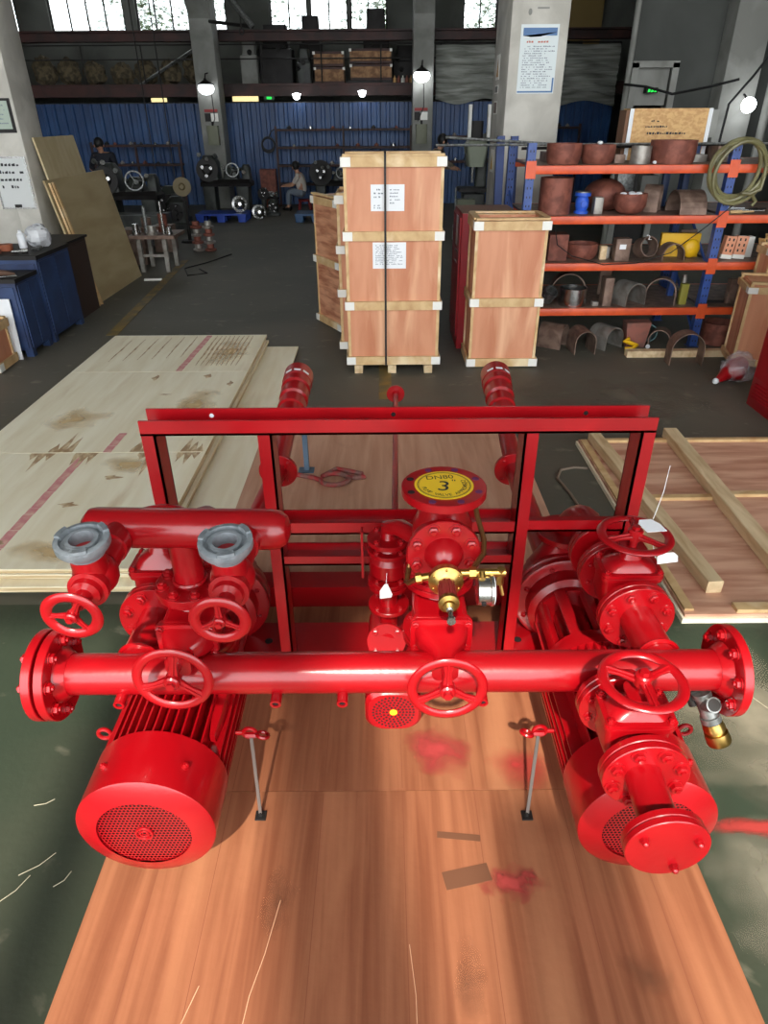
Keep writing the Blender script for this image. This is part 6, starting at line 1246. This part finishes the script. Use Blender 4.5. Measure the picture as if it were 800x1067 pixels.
# ================================================================== workers
def person(lb, M, J, shirt, trousers, s=1.0):
    """J: joint positions in metres; one skinned body, with clothing and hair as children"""
    t = bpy.data.objects.new('person', None); link(t, None, M); tag(t, lb, 'person')
    def skin(name, chains, m, root=0, sub=2):
        vs = []; es = []; rs = []; idx = {}
        for ch in chains:
            prev = None
            for p, r in ch:
                key = tuple(round(c, 4) for c in p)
                if key not in idx: idx[key] = len(vs); vs.append(p); rs.append(r)
                i = idx[key]
                if prev is not None and prev != i: es.append((prev, i))
                prev = i
        me = bpy.data.meshes.new(name); me.from_pydata(vs, es, []); me.materials.append(m)
        o = bpy.data.objects.new(name, me); link(o, t, M)
        md = o.modifiers.new('skin', 'SKIN'); md.use_smooth_shade = True
        sv = me.skin_vertices[0].data if me.skin_vertices else None
        if sv is None:
            bm = bmesh.new(); bm.from_mesh(me); bm.verts.layers.skin.verify(); bm.to_mesh(me); bm.free(); sv = me.skin_vertices[0].data
        for i, r in enumerate(rs): sv[i].radius = (r, r) if not isinstance(r, tuple) else r
        sv[root].use_root = True
        o.modifiers.new('sub', 'SUBSURF').levels = sub; o.modifiers['sub'].render_levels = sub
        return o
    p = {k: V(v) for k, v in J.items() if k != 'long'}
    def mid(a, b, f): return tuple(p[a] + (p[b] - p[a]) * f)
    head = p['head']; nk = p['neck']
    fwd = V(J['face']).normalized()
    ch = [[(p['pelvis'], 0.12), (mid('pelvis', 'neck', 0.5), 0.125), (mid('pelvis', 'neck', 0.85), 0.12), (p['neck'], 0.06), (mid('neck', 'head', 0.5), 0.052), (head, 0.085), (tuple(head + V((0, 0, 0.09))), 0.07)]]
    for sd in 'lr':
        ch.append([(mid('pelvis', 'neck', 0.85), 0.12), (p['sh' + sd], 0.06), (p['el' + sd], 0.042), (p['wr' + sd], 0.03)])
        ch.append([(p['pelvis'], 0.12), (p['hip' + sd], 0.085), (p['kn' + sd], 0.06), (p['an' + sd], 0.04), (tuple(p['an' + sd] + fwd * 0.14 + V((0, 0, -0.05))), 0.035)])
        d = (p['wr' + sd] - p['el' + sd]).normalized(); side = d.cross(V((0, 0, 1))); side = side.normalized() if side.length > 0.1 else V((1, 0, 0))
        pm = p['wr' + sd] + d * 0.07
        ch.append([(p['wr' + sd], 0.03), (tuple(pm), 0.032)])
        for k in range(4):
            b0 = pm + side * (0.011 * (k - 1.5)); ch.append([(tuple(pm), 0.032), (tuple(b0 + d * 0.03), 0.009), (tuple(b0 + d * (0.055 + 0.008 * (k in (1, 2))) + V((0, 0, -0.018))), 0.008)])
        ch.append([(p['wr' + sd], 0.03), (tuple(p['wr' + sd] + d * 0.04 + side * 0.04), 0.010), (tuple(p['wr' + sd] + d * 0.07 + side * 0.05), 0.009)])
    body = skin('body', ch, SKIN)
    skin('shirt', [[(mid('pelvis', 'neck', -0.06), 0.15), (mid('pelvis', 'neck', 0.5), 0.14), (mid('pelvis', 'neck', 0.84), 0.135), (mid('pelvis', 'neck', 0.97), 0.075)]] + [[(mid('pelvis', 'neck', 0.84), 0.135), (p['sh' + sd], 0.075), (mid('sh' + sd, 'el' + sd, 0.9), 0.056)] + ([(mid('el' + sd, 'wr' + sd, 0.85), 0.043)] if J.get('long') else []) for sd in 'lr'], shirt)
    skin('trousers', [[(mid('pelvis', 'neck', 0.08), 0.13), (p['pelvis'], 0.14)]] + [[(p['pelvis'], 0.14), (p['hip' + sd], 0.1), (p['kn' + sd], 0.075), (mid('kn' + sd, 'an' + sd, 0.93), 0.055)] for sd in 'lr'], trousers)
    b = MB(); b.ball((0, 0, 0), 0.105, 16, 10, (0.92, 1.0, 1.05)); b.v = [head + V((0, 0, 0.045)) + V((q.x, q.y, q.z)) - fwd * 0.022 for q in b.v if True]; O('hair', b, HAIR, t, M)
    for sg in (-1, 1):
        sd_ = fwd.cross(V((0, 0, 1))).normalized() * sg
        b = MB(); b.ball(head + fwd * 0.082 + sd_ * 0.032 + V((0, 0, 0.01)), 0.011, 8, 6); O('eye', b, HAIR, t, M)
        b = MB(); b.ball(head + sd_ * 0.088, 0.022, 8, 6, (0.5, 1, 1.3)); O('ear', b, SKIN, t, M)
    b = MB(); b.ball(head + fwd * 0.095 + V((0, 0, -0.015)), 0.014, 8, 6, (0.8, 1, 1.3)); O('nose', b, SKIN, t, M)
    b = MB(); b.ball(head + fwd * 0.082 + V((0, 0, -0.05)), 0.016, 8, 6, (1.3, 1, 0.35)); O('mouth', b, mat('lips', (150, 84, 76), 0.6), t, M)
    for sd in 'lr':
        a = p['an' + sd]; b = MB(); b.loft(a + fwd * -0.05 + V((0, 0, -0.055)), fwd, (0, 0, 1), [(0, 0.035, 0.035, 0.02), (0.08, 0.045, 0.042, 0.02), (0.2, 0.028, 0.045, 0.02), (0.25, 0.015, 0.03, 0.012)], 4); O('shoe', b, BLACK, t, M)
    return t
SC = 0.78
# seated worker, seen from behind and side, facing left
person('person in a pale shirt and grey trousers sitting on a red stool, facing away', T4((-1.60, 15.05, 0)) @ M4.Scale(SC, 4),
       dict(pelvis=(0, 0, 0.40), neck=(-0.10, 0.05, 0.86), head=(-0.17, 0.07, 1.0), face=(-0.8, 0.6, 0), shl=(-0.08, -0.15, 0.82), shr=(-0.08, 0.22, 0.82), ell=(-0.24, -0.18, 0.60), elr=(-0.26, 0.24, 0.6), wrl=(-0.45, -0.06, 0.58), wrr=(-0.45, 0.14, 0.58),
            hipl=(-0.05, -0.09, 0.40), hipr=(-0.05, 0.09, 0.40), knl=(-0.36, -0.12, 0.46), knr=(-0.36, 0.12, 0.46), anl=(-0.38, -0.12, 0.09), anr=(-0.38, 0.12, 0.09)), SHIRTW, TROUS)
t = thing('red_stool', 'low red stool under the seated worker', 'stool', (-1.57, 15.05, 0)); b = MB(); b.loft((-1.57, 15.05, 0.17), (0, 0, 1), (1, 0, 0), [(0, 0.12, 0.12, 0.03), (0.03, 0.13, 0.13, 0.03)], 4); O('seat', b, mat('stool_red', (120, 30, 28), 0.5), t)
for sx in (-1, 1):
    for sy in (-1, 1): b = MB(); b.cyl((-1.57 + sx * 0.12, 15.05 + sy * 0.12, 0), (-1.57 + sx * 0.09, 15.05 + sy * 0.09, 0.17), 0.02, n=8); O('leg', b, MATS['stool_red'], t)
stand = dict(pelvis=(0, 0, 0.86), neck=(-0.02, -0.18, 1.36), head=(-0.01, -0.27, 1.50), face=(0.35, -1, -0.15), shl=(0.18, -0.16, 1.32), shr=(-0.2, -0.14, 1.32), ell=(0.28, -0.3, 1.08), elr=(-0.26, -0.3, 1.08), wrl=(0.20, -0.5, 1.02), wrr=(-0.06, -0.5, 1.02), long=1,
             hipl=(0.09, 0, 0.86), hipr=(-0.09, 0, 0.86), knl=(0.1, -0.02, 0.48), knr=(-0.1, -0.02, 0.48), anl=(0.1, 0.02, 0.09), anr=(-0.1, 0.02, 0.09))
person('person in dark clothes bending over the green grey machine at left', T4((-4.83, 13.35, 0)) @ M4.Scale(0.83, 4), stand, SHIRTD, SHIRTD)
st2 = dict(stand); st2['pelvis'] = (0, 0.001, 0.86)
person('person in a grey brown shirt bending over right of the centre pillar', T4((0.86, 13.3, 0)) @ M4.Rotation(R_(70), 4, 'Z') @ M4.Scale(0.84, 4), st2, SHIRTG, SHIRTD)

# ================================================================== more of the dim workshop
b = MB(); b.tube([(-3.05, 14.5, 3.95), (-2.25, 14.5, 3.02)], 0.05, 8); t = thing('jib_crane_arm', 'dark diagonal crane arm right of the left pillar top', 'crane', (-2.6, 14.5, 3.0)); O('arm', b, GALV, t)
b = MB(); b.tube([(-3.35, 15.5, 3.95), (-3.05, 14.5, 3.95)], 0.05, 8); O('bracket', b, SOOT, t); b = MB(); b.tube([(-3.2, 15.5, 3.2), (-2.25, 14.5, 3.02)], 0.03, 8); O('stay', b, SOOT, t)
b = MB(); b.cyl((-2.45, 14.5, 3.24), (-2.45, 14.5, 3.0), 0.012, n=6); b.torus((-2.45, 14.5, 2.95), (0, 1, 0), 0.04, 0.012, 14, 6); O('hook', b, SOOT, t)
b = MB()
for k in range(4): b.torus((-2.31, 15.66 - 0.012 * k, 1.18 - 0.01 * k), (0.1, -1, 0), 0.12 + 0.01 * (k % 2), 0.012, 22, 6, 1.3)
b.tube([(-2.29, 15.66, 1.3), (-2.24, 15.68, 1.40), (-2.175, 15.682, 1.44)], 0.012, 6); tag(O('cable_coil', b, BLACK), 'black cable coil hung on the left end of the reddish shelf', 'cable')
b = MB(); b.tube([(-2.1, 9.9, 0.006), (-2.3, 9.3, 0.006), (-2.5, 8.9, 0.006), (-2.35, 8.45, 0.006), (-2.15, 8.6, 0.006), (-2.3, 8.85, 0.006)], 0.008, 6); tag(O('floor_cable', b, BLACK), 'dark cable looping on the far floor by the rusty bench', 'cable')
junk(-1.60, 16.9, MZ0, 0.3, 0.4, 0.62, MACH, 'low dim machine on the mezzanine directly left of the wooden cases', 'old_machine', 'machine', 2, 12)
junk(0.55, 17.4, MZ0, 0.6, 0.4, 0.7, SOOT, 'low dark machine on the mezzanine right of the wooden cases', 'old_machine', 'machine', 2, 14)
for i, (x, y, s_, lb) in enumerate(((-3.75, 13.2, 0.34, 'dark drum shaped gearbox between the green machine and the left pillar'), (-3.5, 12.55, 0.28, 'smaller dark gearbox beside the tan wheel'), (-2.1, 14.2, 0.16, 'small dark casting on the floor right of the blue pallet'))):
    t = thing('gearbox', lb, 'casting', (x, y, 0)); b = MB(); b.loft((x, y, 0), (0, 0, 1), (1, 0, 0), [(0, s_ * 0.8, s_ * 0.6, 0.03), (s_ * 0.3, s_ * 0.8, s_ * 0.6, 0.03), (s_ * 0.35, s_ * 0.6, s_ * 0.5, 0.05), (s_ * 1.5, s_ * 0.6, s_ * 0.5, 0.08), (s_ * 1.8, s_ * 0.3, s_ * 0.3, 0.08)], 5); O('housing', b, MACH, t)
    b = MB(); b.lathe((x, y - s_ * 0.5, s_ * 0.95), (0.1, -1, 0), [(0, s_ * 0.5), (s_ * 0.12, s_ * 0.5), (s_ * 0.13, s_ * 0.2), (s_ * 0.4, s_ * 0.16)], 18); O('cover', b, SOOT, t)
    for k in range(5): an = 1.257 * k; b = MB(); b.lathe((x + s_ * 0.4 * math.cos(an), y - s_ * 0.62, s_ * 0.95 + s_ * 0.4 * math.sin(an)), (0, -1, 0), [(0, 0.018), (0.02, 0.016)], 6); O('bolt', b, STEEL, t)
